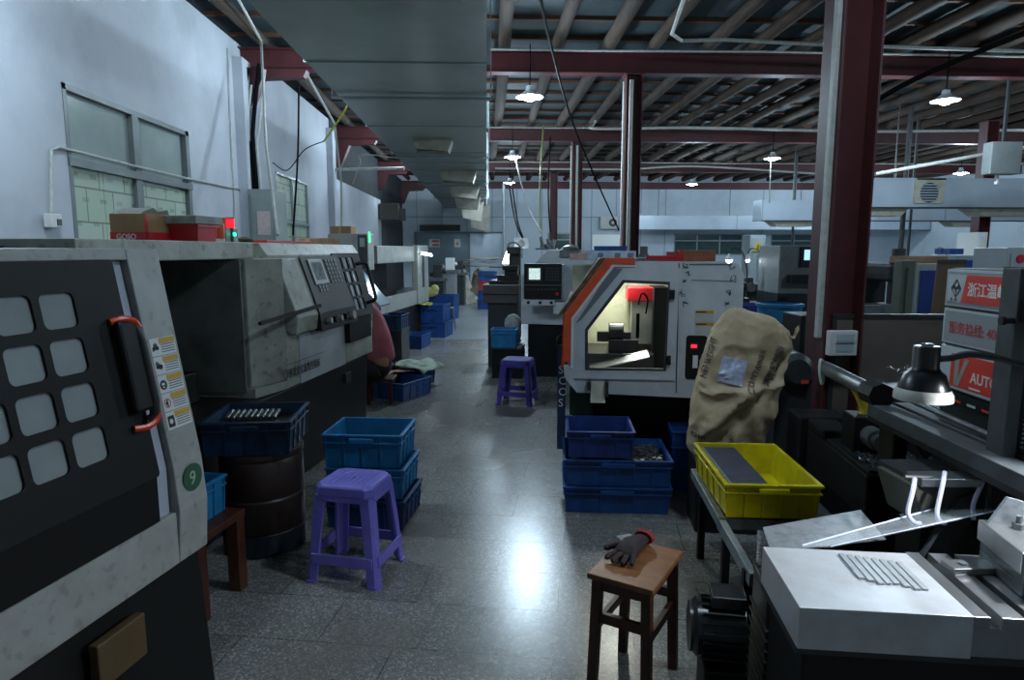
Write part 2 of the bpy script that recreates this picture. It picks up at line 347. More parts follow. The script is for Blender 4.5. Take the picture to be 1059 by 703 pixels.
# ceiling lamps
M_enam = mat('white_enamel_shade', '#d5dce0', .3, amt=.05)
M_bulb = mat('lamp_glass', '#ffffff', .3, emit=(0.78, 0.9, 1.0), estr=30)
LLB = ['bright hanging lamp nearest over the aisle', 'second bright hanging lamp along the aisle', 'third and smallest bright hanging lamp along the aisle',
       'bright hanging lamp right of the big red column', 'bright hanging lamp just left of the big red column', 'bright hanging lamp beside the junction box, right of the ventilation duct']
for i, (x, y, z, p) in enumerate(LAMPS):
    lb = LLB[i] if i < 6 else ('hanging lamp above the left machines, hidden by the big duct' if x < 0 else 'hanging lamp of the right hand rows, out of view')
    t = thing('ceiling_lamp', lb, 'lamp', (x, y, z), group=('unseen lamps over the left machines' if i >= 6 and x < 0 else 'unseen lamps of the right rows' if i >= 6 else None))
    MB().lathe([(.02, .16), (.05, .15), (.06, .09), (.14, .03), (.19, .0), (.195, -.004), (.185, -.004), (.13, .02), (.05, .06), (.02, .06)], n=28).obj('lamp_shade', M_enam, t, smooth=True)
    MB().lathe([(.01, -.055), (.05, -.05), (.085, -.025), (.095, .0), (.08, .02), (.03, .04)], n=20, cap0=True, cap1=True).obj('bulb', M_bulb, t, smooth=True)
    MB().tube([(0, 0, .15), (.01, 0, .5), (0, 0, 4.44-z)], .008, 6).obj('cord', M_cable, t)
    ld = bpy.data.lights.new('lamp_light', 'POINT'); ld.energy = p; ld.color = LAMP_COL; ld.shadow_soft_size = .15
    lo = bpy.data.objects.new('lamp_light', ld); COL.objects.link(lo); lo.parent = t; lo.location = (0, 0, -.11)
# ---------------------------------------------------------------- big ventilation duct over the left machines
M_duct = mat('duct_sheet', '#a4aaa4', .34, .75, dirt='#7b827c', amt=.5, scale=1.3, bump=.35)
M_dseam = mat('duct_flange', '#9aa5a8', .4, .5)
DX0, DX1, DZ0, DZ1 = -1.68, .012, 3.30, 3.62
t = thing('air_duct', 'large grey sheet metal air duct hanging along the left machines', 'duct', (0, 0, 0))
MB().box(DX0, DX1, 1.2, 27.0, DZ0, DZ1).obj('duct_body', M_duct, t)
for y in [3.3, 6.5, 9.7, 12.2]+[13.6+1.2*k for k in range(11)]:
    MB().box(DX0-.02, DX1+.03, y-.008, y+.008, DZ0-.012, DZ1+.03).obj('flange', M_dseam, t, bev=.003)
for k in range(5):
    y = 7.4+4.8*k
    MB().cyl((DX0-.06, y+.4, DZ0-.04), (DX1+.06, y+.4, DZ0-.04), .018, n=8).cyl((DX0-.05, y+.4, DZ0-.04), (DX0-.05, y+.4, 4.42), .008, n=6).cyl((DX1+.05, y+.4, DZ0-.04), (DX1+.05, y+.4, 4.42), .008, n=6).obj('hanger', M_dseam, t)
M_reg = mat('cream_register', '#b3afa0', .5, dirt='#6d675a', amt=.5, scale=5)
def register(y, x, s, d):
    o = MB().loft([[(x-s*.7, y-s*.5, DZ0), (x+s*.7, y-s*.5, DZ0), (x+s*.7, y+s*.5, DZ0), (x-s*.7, y+s*.5, DZ0)],
                   [(x-s*.55, y-s*.6, DZ0-d), (x+s*.55, y-s*.6, DZ0-d*1.2), (x+s*.55, y+s*.5, DZ0-d*1.1), (x-s*.55, y+s*.5, DZ0-d)]], cap1=False).obj('outlet', M_reg, t)
    MB().box(x-s*.5, x+s*.5, y-s*.5, y+s*.45, DZ0-d*.75, DZ0-d*.7).obj('grille', M_dark, o)

for (y_, x_, s_, d_) in ((11.0, -.85, .46, .16), (15.2, -.62, .6, .22), (18.6, -.6, .6, .3), (21.6, -.6, .6, .4), (24.2, -.5, .6, .6), (26.4, -.25, .6, .85)): register(y_, x_, s_, d_)
# white ducts across the right side
M_wduct = mat('white_duct_sheet', '#b9c6d2', .35, .2, dirt='#93a1ad', amt=.5, scale=.8)
def cross_duct(y, x0, lb, zb=2.38, h=.55, outs=(), fan=None, gap=2.6):
    t = thing('white_air_duct', lb, 'duct', (0, y, 0))
    MB().box(x0, XR-.05, 0, .6, zb, zb+h).obj('duct_body', M_wduct, t, bev=.006)
    x = x0+.02
    while x < XR-.1:
        MB().box(x-.012, x+.012, -.015, .615, zb-.015, zb+h+.015).obj('flange', M_dseam, t); x += gap if gap else 2.4
    MB().box(x0, XR-.06, -.03, .0, zb-.03, zb).obj('lower_rail', M_dark, t)
    for (xa, xb) in outs:
        MB().loft([[(xa, .05, zb), (xb, .05, zb), (xb, .55, zb), (xa, .55, zb)], [(xa+.2, .12, zb-.16), (xb-.12, .12, zb-.16), (xb-.12, .5, zb-.16), (xa+.2, .5, zb-.16)]]).obj('outlet', M_reg, t)
    x = x0+1
    while x < XR-.5: MB().cyl((x, .3, zb+h), (x, .3, 4.43), .012, n=6).obj('hanger', M_dark, t); x += 2.9
    return t
dA = cross_duct(26.3, 5.9, 'farthest white air duct, flat against the back wall', gap=4.1)
dB = cross_duct(18.2, 7.6, 'middle white air duct ending left of the big red column', outs=((7.9, 9.2), (13.0, 14.2)))
dC = cross_duct(12.6, 7.0, 'nearest white air duct with a round louvred fan', outs=((7.1, 8.2), (9.5, 11.1)), gap=5.6)
fx = at(960, 203, 12.6).x
f = plate('fan_plate', rrect(fx-.3, fx+.3, 2.45, 2.89, .03), [circ(fx, 2.65, .19)], .03, M_reg, dC, FRONT((0, -.0, 0)))
for k in range(7):
    dz = -.15+k*.05; hw = math.sqrt(max(.0, .19**2-dz**2)); MB().box(fx-hw, fx+hw, -.03, -.012, 2.65+dz-.008, 2.65+dz+.012).obj('louvre', M_wduct, f)
MB().cyl((fx, -.004, 2.65), (fx, -.001, 2.65), .19, n=28).obj('fan_back', M_dark, f)
MB().box(fx-.25, fx+.3, -.04, -.0, 2.895, 2.92).box(fx-.25, fx+.3, -.04, 0, 2.75+.15, 2.75+.16).obj('bracket', M_dark, f)
# ---------------------------------------------------------------- left wall windows
t = thing('window_1', None, None, (XL, 0, 0), kind='structure')
M_frost = mat('dusty_window_glass', '#96a3a1', .14, .0, dirt='#adb6b0', amt=.5, scale=2.5, spec=.8)
f = MB(); y0, y1, z0, z1 = W1
f.box(-.1, 0.005, y0, y1, z1-.05, z1).box(-.1, .02, y0, y1, 2.26, 2.33).box(-.1, 0.005, y0, y0+.05, z0, z1).box(-.1, .005, y1-.08, y1, z0, z1).box(-.1, .004, y0+1.08, y0+1.2, z0, z1).box(-.12, .03, y0-.02, y1+.02, z0-.04, z0)
f.obj('window_frame', mat('grey_window_frame', '#6d7576', .5, .2, amt=.4), t)
MB().box(-.06, -.05, y0, y0+1.14, 2.3, z1).obj('pane', M_frost, t); MB().box(-.065, -.055, y0+1.14, y1, 2.3, z1).obj('pane', M_frost, t)
# lower lights covered with greenish printed sheets
pm = bpy.data.materials.new('printed_green_sheets'); pm.use_nodes = True; nt = pm.node_tree; N, L = nt.nodes, nt.links; b = N['Principled BSDF']; b.inputs['Roughness'].default_value = .6
tc = N.new('ShaderNodeTexCoord'); mp = N.new('ShaderNodeMapping'); mp.inputs['Rotation'].default_value = (0, R(90), R(90)); L.new(tc.outputs['Object'], mp.inputs[0])
cb = N.new('ShaderNodeCombineXYZ'); sx = N.new('ShaderNodeSeparateXYZ'); L.new(tc.outputs['Object'], sx.inputs[0]); L.new(sx.outputs[1], cb.inputs[0]); L.new(sx.outputs[2], cb.inputs[1])
br = N.new('ShaderNodeTexBrick'); br.inputs['Scale'].default_value = 1; br.inputs['Brick Width'].default_value = .42; br.inputs['Row Height'].default_value = .3; br.inputs['Mortar Size'].default_value = .008
br.inputs['Color1'].default_value = lin('#a6b8a0'); br.inputs['Color2'].default_value = lin('#b2c0b4'); br.inputs['Mortar'].default_value = lin('#6d7c6a'); L.new(cb.outputs[0], br.inputs['Vector'])
b2 = N.new('ShaderNodeTexBrick'); b2.inputs['Scale'].default_value = 1; b2.inputs['Brick Width'].default_value = .27; b2.inputs['Row Height'].default_value = .21; b2.inputs['Mortar Size'].default_value = .085; b2.inputs['Mortar Smooth'].default_value = 0
b2.inputs['Color1'].default_value = (1, 1, 1, 1); b2.inputs['Color2'].default_value = (.4, .4, .4, 1); b2.inputs['Mortar'].default_value = (0, 0, 0, 1); L.new(cb.outputs[0], b2.inputs['Vector'])
nz = N.new('ShaderNodeTexNoise'); nz.inputs['Scale'].default_value = 40; L.new(cb.outputs[0], nz.inputs['Vector'])
mu = N.new('ShaderNodeMath'); mu.operation = 'MULTIPLY'; L.new(b2.outputs['Color'], mu.inputs[0]); L.new(nz.outputs['Fac'], mu.inputs[1])
mx = N.new('ShaderNodeMixRGB'); mx.inputs[2].default_value = lin('#5b675f'); L.new(mu.outputs[0], mx.inputs[0]); L.new(br.outputs['Color'], mx.inputs[1]); L.new(mx.outputs[0], b.inputs['Base Color'])
MB().box(-.05, -.04, y0+.03, y0+.56, z0, 2.29).box(-.05, -.04, y0+.57, y0+1.1, z0, 2.29).obj('covered_pane', pm, t); MB().box(-.05, -.04, y0+1.18, y1-.06, z0, 2.24).obj('covered_pane', pm, t)
t = thing('window_2', None, None, (XL, 0, 0), kind='structure'); y0, y1, z0, z1 = W2
f = MB(); f.box(-.1, .005, y0, y1, z1-.04, z1).box(-.1, .02, y0, y1, 2.02, 2.07).box(-.1, .005, y0, y0+.05, z0, z1).box(-.1, .005, y1-.05, y1, z0, z1).box(-.1, .004, y0+.95, y0+1.03, z0, z1)
f.obj('window_frame', M_alu, t); MB().box(-.05, -.04, y0, y1, 2.05, z1).obj('covered_pane', pm, t); MB().box(-.05, -.04, y0+.5, y1, z0, 2.05).obj('covered_pane', pm, t); MB().box(-.05, -.04, y0, y0+.5, z0, 2.05).obj('pane', M_dglass, t)
# wall conduits, socket, electrical cabinet, cables
def wl(x, y, off=0.02): # point on left wall plane seen at pixel
    X_, Y_, U = ray(x, y); tt = (XL+off)/X_; return Vector((XL+off, Y_*tt, HC+U*tt))
pipe('wall_conduit', [wl(53, 222), wl(53, 155), wl(60, 152), wl(140, 172), wl(196, 185), wl(240, 194), wl(262, 197)], .014, 'white conduit crossing the window and dropping to the wall socket')
pipe('wall_conduit', [wl(236, 50), wl(238, 120), wl(242, 196), wl(243, 240)], .010, 'thin vertical conduit clipped to the wall left of the red bracket')
t = thing('wall_socket', 'small grey wall socket box below the conduit left of the window', 'socket', wl(51, 229))
MB().box(0, .06, -.07, .07, -.05, .06).obj('socket_box', M_label, t, bev=.006); MB().box(.06, .068, .0, .05, -.03, .02).obj('socket_face', M_dark, t)
c = wl(268, 218, 0)
t = thing('electrical_cabinet', 'grey electrical cabinet with white notice on the left wall', 'cabinet', (XL, 9.95, 2.15))
M_ecab = mat('grey_cabinet_paint', '#8b9492', .45, amt=.3)
MB().box(.13, .50, -.33, .25, -.50, .26).obj('cabinet_body', M_ecab, t, bev=.005)
MB().box(.18, .48, -.356, -.35, -.48, .22).obj('cabinet_door', M_ecab, t, bev=.003)
MB().box(.26, .44, -.362, -.357, -.38, -.05).obj('notice', mat('pinkish_notice', '#c9b9b6', .6, dirt='#aa8888', amt=.5, scale=25), t)
for k, (x0, x1, y1) in enumerate([(262, 250, 82), (258, 254, 100), (266, 262, 78), (270, 268, 84)]):
    pipe('hanging_cable', bez([at(x1+6, y1-12, 9.86), at(x1, y1+50, 9.84), at(x0-4, 150, 9.8), at(x0, 197, 9.8)]), .018 if k % 2 else .03, 'black and grey cable dropping into the electrical cabinet', 'cable', M_cable if k % 2 == 0 else M_pipe, group='cables into the electrical cabinet')
pipe('vertical_conduit', [at(236, -20, 7.5), at(270, 42, 9.7), at(275, 150, 8.6), at(287, 243, 7.6)], .018, 'white pipe slanting down in front of the electrical cabinet')
pipe('hanging_cable', bez([at(309, 88, 9.6), at(308, 160, 9.6), at(303, 243, 9.4)]), .014, 'black cable hanging left of the second window', 'cable', M_cable)
pipe('yellow_cable', bez([at(360, 108, 9.0), at(352, 122, 9.1), at(335, 146, 9.8)]), .014, 'yellow cable under the edge of the big duct', 'cable', mat('yellow_cable', '#c9c93a', .5))
pipe('hanging_cable', bez([at(335, 146, 9.8), at(315, 155, 10.2), at(297, 176, 10.5), at(282, 168, 10.6)]), .008, 'thin grey cable sagging from the yellow one', 'cable', M_cable)
pipe('vertical_conduit', [at(318, 78, 11.0), at(346, 128, 12.0), at(353, 190, 13.0), at(354, 300, 13.0)], .022, 'white pipe dropping in front of the far whitewashed wall')
pipe('hanging_cable', bez([Vector((-1.66, 13.2, 3.32)), at(375, 160, 13.4), at(372, 170, 13.6), at(365, 190, 13.8)]), .012, 'pale yellowish wire looped below the duct', 'cable', M_pipe)
pipe('overhead_pipe', [Vector((XL+.1, 15.2, at(418, 174, 14.9).z)), at(418, 174, 14.9)], .035, 'grey horizontal pipe beside the duct under the second beam')
pipe('sagging_cable', bez([at(555, -20, 6.0), at(570, 48, 8.0), at(590, 120, 10.5), at(614, 180, 12.5), at(640, 238, 13.5)]), .016, 'long black cable slanting down to the mid red column', 'cable', M_cable)
for i, (x, y0, x1, y1, r, m) in enumerate([(533, 163, 560, 240, .016, M_pipe), (562, 130, 559, 240, .02, mat('pale_green_wire', '#8d9a6a', .5)), (526, 187, 543, 250, .02, M_cable), (529, 187, 546, 256, .02, M_cable), (569, 142, 569, 240, .018, M_cable)]):
    pipe('hanging_cable', bez([at(x, y0, 21.75 if i in (2, 3) else 15.86), at((x+x1)/2-2, (y0+y1)/2+8, 14.5+i*.3), at(x1, y1, 13.2+i*.5)]), r, ['pale wire slanting down from the second aisle lamp', 'straight pale green wire hanging right of the second aisle lamp', 'left one of two black cables curving down below the third aisle lamp', 'right one of two black cables curving down below the third aisle lamp', 'thin dark wire hanging just left of the third red column'][i], 'cable', m)
pipe('vertical_conduit', [at(521, 190, 24), at(521, 285, 24)], .05, 'grey pipe standing against the back wall right of the door', m=M_dseam)
# duct-side bracket box beside duct on back left
t = thing('wall_speaker', 'dark brown box mounted high in the far left corner', 'box', at(403, 219, 21.2)); MB().box(-.3, .3, -.15, .15, -.25, .25).obj('box_body', mat('brown_box', '#4a453f', .6), t, bev=.01); MB().box(.32, .5, -.1, .1, -.28, .1).obj('box_side', M_dark, t); MB().box(-.05, .05, .1, 3.9, -.04, .04).obj('wall_arm', M_dark, t)
# back door
t = thing('door_1', None, None, (0, YF, 0), kind='structure')
M_door = mat('blue_grey_door', '#687a83', .35, .3, dirt='#4e5d64', amt=.5, scale=1)
a = at(429, 239, YF-.06); bq = at(486, 238, YF-.06)
MB().box(a.x, bq.x, -.06, -.0, .006, 2.27).obj('door_leaf', M_door, t, bev=.01)
MB().box(a.x, a.x+.12, -.1, 0, .006, 2.27).box(bq.x-.06, bq.x, -.1, 0, .006, 2.27).box(a.x, at(520, 238, YF).x, -.12, 0, 2.27, 2.33).obj('door_frame', mat('door_frame_grey', '#5f6b72', .4), t)
MB().box(bq.x+.0, at(520, 238, YF).x, -.05, -.0, .006, 2.25).obj('side_panel', M_wduct, t)
n1_ = at(449, 250, YF-.1)
s = MB().box(n1_.x-.22, n1_.x+.22, -.075, -.065, n1_.z-.22, n1_.z+.12).obj('notice', M_label, t)
MB().box(n1_.x-.08, n1_.x+.2, -.08, -.075, n1_.z-.02, n1_.z+.07).box(n1_.x-.08, n1_.x+.2, -.08, -.075, n1_.z-.18, n1_.z-.09).obj('red_panel', mat('red_print', '#c0505a', .6), s)
n2_ = at(473, 250, YF-.1); s = MB().box(n2_.x-.13, n2_.x+.13, -.075, -.065, n2_.z-.22, n2_.z+.12).obj('notice', M_label, t)
MB().prism([(n2_.x-.09, n2_.z-.14), (n2_.x+.09, n2_.z-.14), (n2_.x, n2_.z+.03)], 'y', -.08, -.075).obj('warning_mark', mat('orange_print', '#c99a4a', .6), s)
t = thing('back_wall_vent', 'dark slot opening above the grey door in the back wall', 'vent', (0, YF, 0))
MB().box(at(434, 235, YF).x, at(476, 235, YF).x, -.04, -.0, 2.36, 2.62).obj('vent_slot', M_dark, t)
# ================================================================ CNC LATHES ON THE LEFT
def incl(z0, z1, r1, off=0.0):
    """matrix for a sheet lying on the leaning front of a lathe: x along the machine, y up the slope, z outwards"""
    a = math.atan2(-r1, z1-z0)
    return cols((0, 1, 0), (-sin(a), 0, cos(a)), (cos(a), 0, sin(a)), (off*cos(a), 0, z0+off*sin(a))), 1/cos(a)
M_door_b = mat('black_door_enamel', '#0b0c0d', .55, amt=.2, spec=.3)
M_pane = mat('milky_window', '#989e9e', .12, 0, dirt='#7b8282', amt=.4, scale=4)
M_warn = mat('warning_yellow', '#c99a22', .5, amt=.15)
def lathe_left(P, th, length, label, zt, r1, zb, zk):
    t = thing('cnc_lathe', label, 'lathe', (P[0], P[1], 0), -th)
    return t
# ---- number 9, nearest left
P9 = (-.93, 2.11); z0, zt, r1 = .89, 1.556, -.11
t = lathe_left(P9, R(12.5), 2.6, 'nearest white lathe on the left with a big black multi-pane door', zt, r1, .585, .89)
M, kc = incl(z0, zt, r1)
YN = -2.75
# housing: end frame (towards the far side), bottom rail, top strip, recessed shell
def prof(inset, zb, z0=z0, zt=zt, r1=r1): return [(-inset, zb), (-inset, z0), (r1-inset, zt), (-1.15, zt), (-1.15, zb)]
hb = MB()
hb.prism([(0.0, .585), (0.012, .75), (0.0, .89), (-.11, 1.556), (-.35, 1.556), (-.35, .585)], 'y', -.135, 0)
hb.prism([(0, .585), (.0, .75), (-.2, .75), (-.2, .585)], 'y', YN, -.135)
hb.prism([(-.104, 1.522), (-.11, 1.556), (-.4, 1.556), (-.4, 1.522)], 'y', YN, -.135)
hb.obj('front_frame', M_cream, t, bev=.004)
MB().prism([(-.05, .585), (-.05, .89), (-.16, 1.545), (-1.15, 1.545), (-1.15, .585)], 'y', YN, -.14).obj('housing', M_cream, t)
MB().prism([(-.01, .60), (-.36, .60), (-.36, 1.545), (-.13, 1.545), (-.02, .88)], 'y', -.01, -.002).obj('end_panel', M_cream, t)
# inner pale strip by the door
MB().prism([(-.045, .745), (-.02, .745), (-.02, .89), (-.13, 1.54), (-.155, 1.54), (-.045, .89)], 'y', -.185, -.14).obj('door_jamb', mat('lilac_white_strip', '#aab0bd', .4, amt=.2), t, bev=.003)
# door with windows: on the slope, with a vertical skirt
cw = [(-.589, -.484), (-.468, -.363)]; u0 = -.468; pu, pv = .124, .1185*kc
uniq = []
for i in range(-7, 1):
    for j in range(4):
        ua = -.468+i*.126; vb = (1.441-z0)*kc-j*.1185*kc; uniq.append((ua, ua+.104, vb-.09*kc, vb))
dr = plate('door', rrect(-1.5, -.205, -.0, (1.523-z0)*kc, .012), [rrect(a, b_, c_, d, .018) for a, b_, c_, d in uniq], .007, M_door_b, t, M @ Matrix.Translation((0, 0, .003)))
for a, b_, c_, d in uniq:
    MB().add([tuple(M @ Vector(p)) for p in ((a-.004, c_-.004, .003), (b_+.004, c_-.004, .003), (b_+.004, d+.004, .003), (a-.004, d+.004, .003))], [(0, 1, 2, 3)]).obj('pane', M_pane, dr)
MB().box(-.01, .006, -1.5, -.215, .755, .895).obj('door_skirt', M_door_b, dr)
# door handle: long black grip with red ends
hx = MB(); hx.T = M
hx.box(-.268, -.198, .2, .665-.2, .014, .04); hx.obj('handle_plate', M_black, t, bev=.01)
h = MB(); h.T = M; h.tube([(-.21, .17, .015), (-.197, .18, .03), (-.192, .22, .034), (-.192, .40, .034), (-.197, .44, .03), (-.21, .45, .015)], .015, 10)
hd = h.obj('door_handle', mat('soft_black_rubber', '#1c1d1f', .5), t, smooth=True)
for (v0, v1) in ((.445, .475), (.15, .18)):
    h = MB(); h.T = M
    s_ = 1 if v0 > .3 else -1; vm = (v0+v1)/2
    h.tube(bez([(-.268, vm+.006*s_, .014), (-.235, vm+.010*s_, .028), (-.205, vm, .036), (-.192, vm-.02*s_, .036)], 4), .010, 8); h.obj('handle_end', mat('orange_red_plastic', '#e0401c', .35, amt=.1), hd, smooth=True)
# five warning stickers in a column
T_warn = mat('grey_print', '#5a5d60', .6)
def stickers(par, M_, u0, u1, vs):
    for k, (va, vb) in enumerate(vs):
        s = MB(); s.T = M_; s.box(u0, u1, va, vb-.003, .0005, .0015); so = s.obj('warning_sticker', M_label, par)
        s = MB(); s.T = M_; s.box(u0+(u1-u0)*.36, u1-.002, vb-.022, vb-.005, .0015, .002); s.obj('yellow_band', M_warn, so)
        s = MB(); s.T = M_
        for q in range(4): s.box(u0+(u1-u0)*.40, u1-.006, va+.008+q*.0075, va+.011+q*.0075, .0015, .002)
        s.obj('print_lines', T_warn, so)
        cx, cy = u0+(u1-u0)*.18, (va+vb)/2-.004; r = (u1-u0)*.135
        if k == 3:
            s = MB(); s.T = M_; n = 24
            s.add([(cx+rr*cos(2*pi*q/n), cy+rr*sin(2*pi*q/n), .002) for rr in (r, r*.78) for q in range(n)], [(q, (q+1) % n, n+(q+1) % n, n+q) for q in range(n)]); s.obj('warning_symbol', mat('red_print2', '#b03038', .5), so)
            s = MB(); s.T = M_; s.box(cx-.003, cx+.003, cy-r*.7, cy+r*.7, .0015, .0022).sphere((cx-.004, cy, .0016), r*.3, 8, (1, 1, .08)); s.obj('warning_symbol', M_ink, so)
        elif k == 4:
            plate('warning_symbol', rrect(cx-r*.95, cx+r*.95, cy-r*1.2, cy+r*1.2, .003), [circ(cx, cy, r*.55, 12)], .0006, M_ink, so, M_ @ Matrix.Translation((0, 0, .0015)))
        elif k == 2:
            plate('warning_symbol', circ(cx, cy, r), [rrect(cx-r*.5, cx+r*.5, cy-r*.1, cy+r*.45, .003), rrect(cx-r*.35, cx+r*.35, cy-r*.6, cy-r*.35, .002)], .0006, M_ink, so, M_ @ Matrix.Translation((0, 0, .0015)))
        else:
            s = MB(); s.T = M_
            for q in range(4):
                an = q*.8+k; s.box(cx-r*.9+q*r*.4, cx-r*.6+q*r*.4, cy-r*.7*abs(cos(an)), cy+r*.9*abs(sin(an))+.003, .0015, .0022)
            s.box(cx-r*.8, cx+r*.9, cy-.006, cy+.004, .0015, .0022); s.obj('warning_symbol', M_ink, so)
stickers(t, M, -.122, -.012, [(.115+k*.0575, .115+(k+1)*.0575) for k in range(4, -1, -1)])
# round green badge with the digit 9
bd = plate('number_badge', circ(-.062, .838, .044, 36), [], .002, mat('badge_green', '#2f5a42', .5, amt=.2), t, RIGHT((.0075, 0, 0)))
text('digit', '9', .062, mat('badge_pale', '#a3b39a', .5), bd, RIGHT((.0098, -.080, .816)), th=.0006, bold=.0006)
# base
MB().prism([(.012, 0), (.012, .1), (-.02, .585), (-1.1, .585), (-1.1, 0)], 'y', YN+.1, -.02).obj('base', M_black, t, bev=.006)
MB().box(.0, .03, -.5, -.33, .41, .535).obj('access_plate', mat('tan_plate', '#574529', .5, amt=.4), t, bev=.004)
MB().box(.01, .05, -.03, .03, .0, .035).obj('levelling_foot', mat('orange_foot', '#c06a2a', .6, amt=.3), t, bev=.004)
MB().box(-.2, -.13, -.50, -.44, 1.556, 1.562).obj('top_latch', M_dark, t)
# ---- lathe behind it, M2
P2 = (-1.29, 4.2); th2 = R(10)
t = thing('cnc_lathe', 'grimy white lathe in the left row with an open work area and barrel beside it', 'lathe', (P2[0], P2[1], 0), -th2)
M, kc = incl(1.0, 1.56, -.145)
FAR = 1.62; NEAR = -1.45
# machine side: top cap over the open area, end blocks, back, work area
MB().prism([(-.145, 1.50), (-.15, 1.60), (-1.1, 1.60), (-1.1, 1.50)], 'y', NEAR, -.05).obj('top_cover', M_grime, t, bev=.006)
MB().box(-1.1, -1.04, NEAR, FAR, .6, 1.6).obj('back_panel', mat('dim_inner_sheet', '#4f5351', .5, dirt='#2b2c2a', amt=.6, scale=3), t)
MB().prism([(-.02, .62), (-.02, 1.0), (-.15, 1.56), (-1.04, 1.56), (-1.04, .62)], 'y', NEAR, NEAR+.25).obj('near_housing', M_grime, t, bev=.006)
MB().prism([(0, .665), (0, 1.0), (-.10, 1.40), (-.10, 1.52), (-.155, 1.60), (-.9, 1.60), (-.9, .665)], 'y', .02, FAR).obj('housing', M_grime, t, bev=.008)
# angled cheek between opening and panel
MB().prism([(-.10, -.24), (.0, .03), (-.6, .03), (-.6, -.24)], 'z', .72, 1.5).obj('cheek', M_grime, t, bev=.006)
MB().prism([(-.06, -.27), (.0, .03), (-.6, .03), (-.6, -.27)], 'z', .665, .72).obj('cheek_foot', M_grime, t)
MB().prism([(-.01, .57), (-.01, .68), (-1.0, .68), (-1.0, .57)], 'y', NEAR+.25, -.35).obj('chip_tray', M_oily, t)
MB().box(-1.03, -.11, -.285, -.272, .70, 1.49).obj('inner_side', mat('grey_inner_sheet', '#6b706d', .45, dirt='#35372f', amt=.6, scale=4), t)
# spindle, turret inside
w = MB(); w.cyl((-.55, NEAR+.25, 1.0), (-.55, NEAR+.55, 1.0), .14).cyl((-.55, NEAR+.55, 1.0), (-.55, NEAR+.66, 1.0), .09); w.obj('chuck', M_oily, t, smooth=True)
w = MB(); w.box(-.85, -.3, NEAR+.3, -.45, .68, .86).box(-.75, -.4, NEAR+.75, -.55, .86, 1.02).cyl((-.6, -.75, 1.12), (-.6, -.6, 1.12), .15, n=8); w.obj('tool_turret', M_oily, t, bev=.01)
w = MB(); w.cyl((-.40, -.75, .98), (-.38, -.66, 1.02), .012).cyl((-.38, -.66, 1.02), (-.42, -.62, 1.06), .008); w.obj('coolant_nozzle', mat('red_nozzle', '#a03030', .4), t, smooth=True)
w = MB(); w.T = M; w.T = Matrix.Identity(4); w.loft([[(.03, -.36, 1.12), (.05, -.36, 1.12), (.05, -.36, 1.14), (.03, -.36, 1.14)], [(.085, .36, 1.165), (.10, .36, 1.165), (.10, .36, 1.19), (.085, .36, 1.19)]]); o = w.obj('support_arm', M_oily, t)
# control box
w = MB(); w.prism([(.0, 1.02), (.06, 1.015), (.075, 1.12), (-.055, 1.5), (-.11, 1.5)], 'y', .05, 1.0); cb_ = w.obj('control_box', M_grime, t, bev=.008)
am = math.atan2(.13, .38); Mc = cols((0, 1, 0), (-sin(am), 0, cos(am)), (cos(am), 0, sin(am)), (.075, 0, 1.12))
pn = plate('control_panel', rrect(.36, 1.0, .0, .41, .01), [], .012, M_black, t, Mc)
lcd = MB(); lcd.T = Mc; lcd.box(.45, .68, .20, .385, .012, .02); lc = lcd.obj('display', mat('pale_bezel', '#a5aaa8', .4), pn, bev=.004)
lcd = MB(); lcd.T = Mc; lcd.box(.485, .645, .23, .36, .02, .022); lcd.obj('display_screen', mat('grey_screen', '#8b989a', .15, dirt='#5a6466', amt=.8, scale=18), lc)
for i in range(4):
    for j in range(6):
        k_ = MB(); k_.T = Mc; k_.box(.73+i*.055, .77+i*.055, .20+j*.032, .222+j*.032, .012, .018); k_.obj('key', mat('key_grey', '#4a4f50', .5), pn)
for i in range(3):
    for j in range(2):
        k_ = MB(); k_.T = Mc; k_.box(.49+i*.05, .525+i*.05, .145+j*.028, .165+j*.028, .012, .017); k_.obj('key', MATS['key_grey'], pn)
lp = MB(); lp.prism([(.045, 1.0), (.10, 1.0), (.085, 1.13), (.04, 1.13)], 'y', .36, 1.03); lo_ = lp.obj('control_ledge', M_black, t, bev=.004)
for i, u in enumerate((.47, .56, .66, .76, .9)):
    MB().cyl((.08, u, 1.06), (.125, u, 1.065), .022 if i < 4 else .034, n=14).obj('knob', mat('knob_grey', '#9a9d98', .4, amt=.3) if i in (0, 2, 4) else M_black, lo_, smooth=True)
# black sliding door with eight panes
hs = []
for i in range(3):
    for j in range(4): hs.append((1.07+i*.125, 1.16+i*.125, .06+j*.115, .155+j*.115))
dr = plate('door', rrect(1.0, 1.575, -.0, .535, .012), [rrect(*h_, .012) for h_ in hs], .014, M_door_b, t, M @ Matrix.Translation((0, 0, .032)))
for a, b_, c_, d in hs: MB().add([tuple(M @ Vector(p)) for p in ((a-.004, c_-.004, .034), (b_+.004, c_-.004, .034), (b_+.004, d+.004, .034), (a-.004, d+.004, .034))], [(0, 1, 2, 3)]).obj('pane', mat('bright_pane', '#aab4bd', .2, amt=.2), dr)
MB().box(.0, .05, .98, 1.46, .83, 1.02).obj('door_skirt', M_door_b, dr)
h = MB(); h.T = M; h.tube(bez([(1.46, .10, .05), (1.46, .11, .12), (1.47, .16, .13), (1.47, .38, .13), (1.46, .43, .12), (1.46, .44, .05)], 4), .015, 8); h.obj('door_handle', M_black, t, smooth=True)
MB().prism([(-.0, .87), (.005, 1.0), (-.14, 1.56), (-.2, 1.56), (-.2, .87)], 'y', 1.575, FAR+.005).obj('end_post', M_grime, t)
plate('number_badge', circ(1.55, .97, .035), [], .002, MATS['badge_green'], t, RIGHT((.011, 0, 0)))
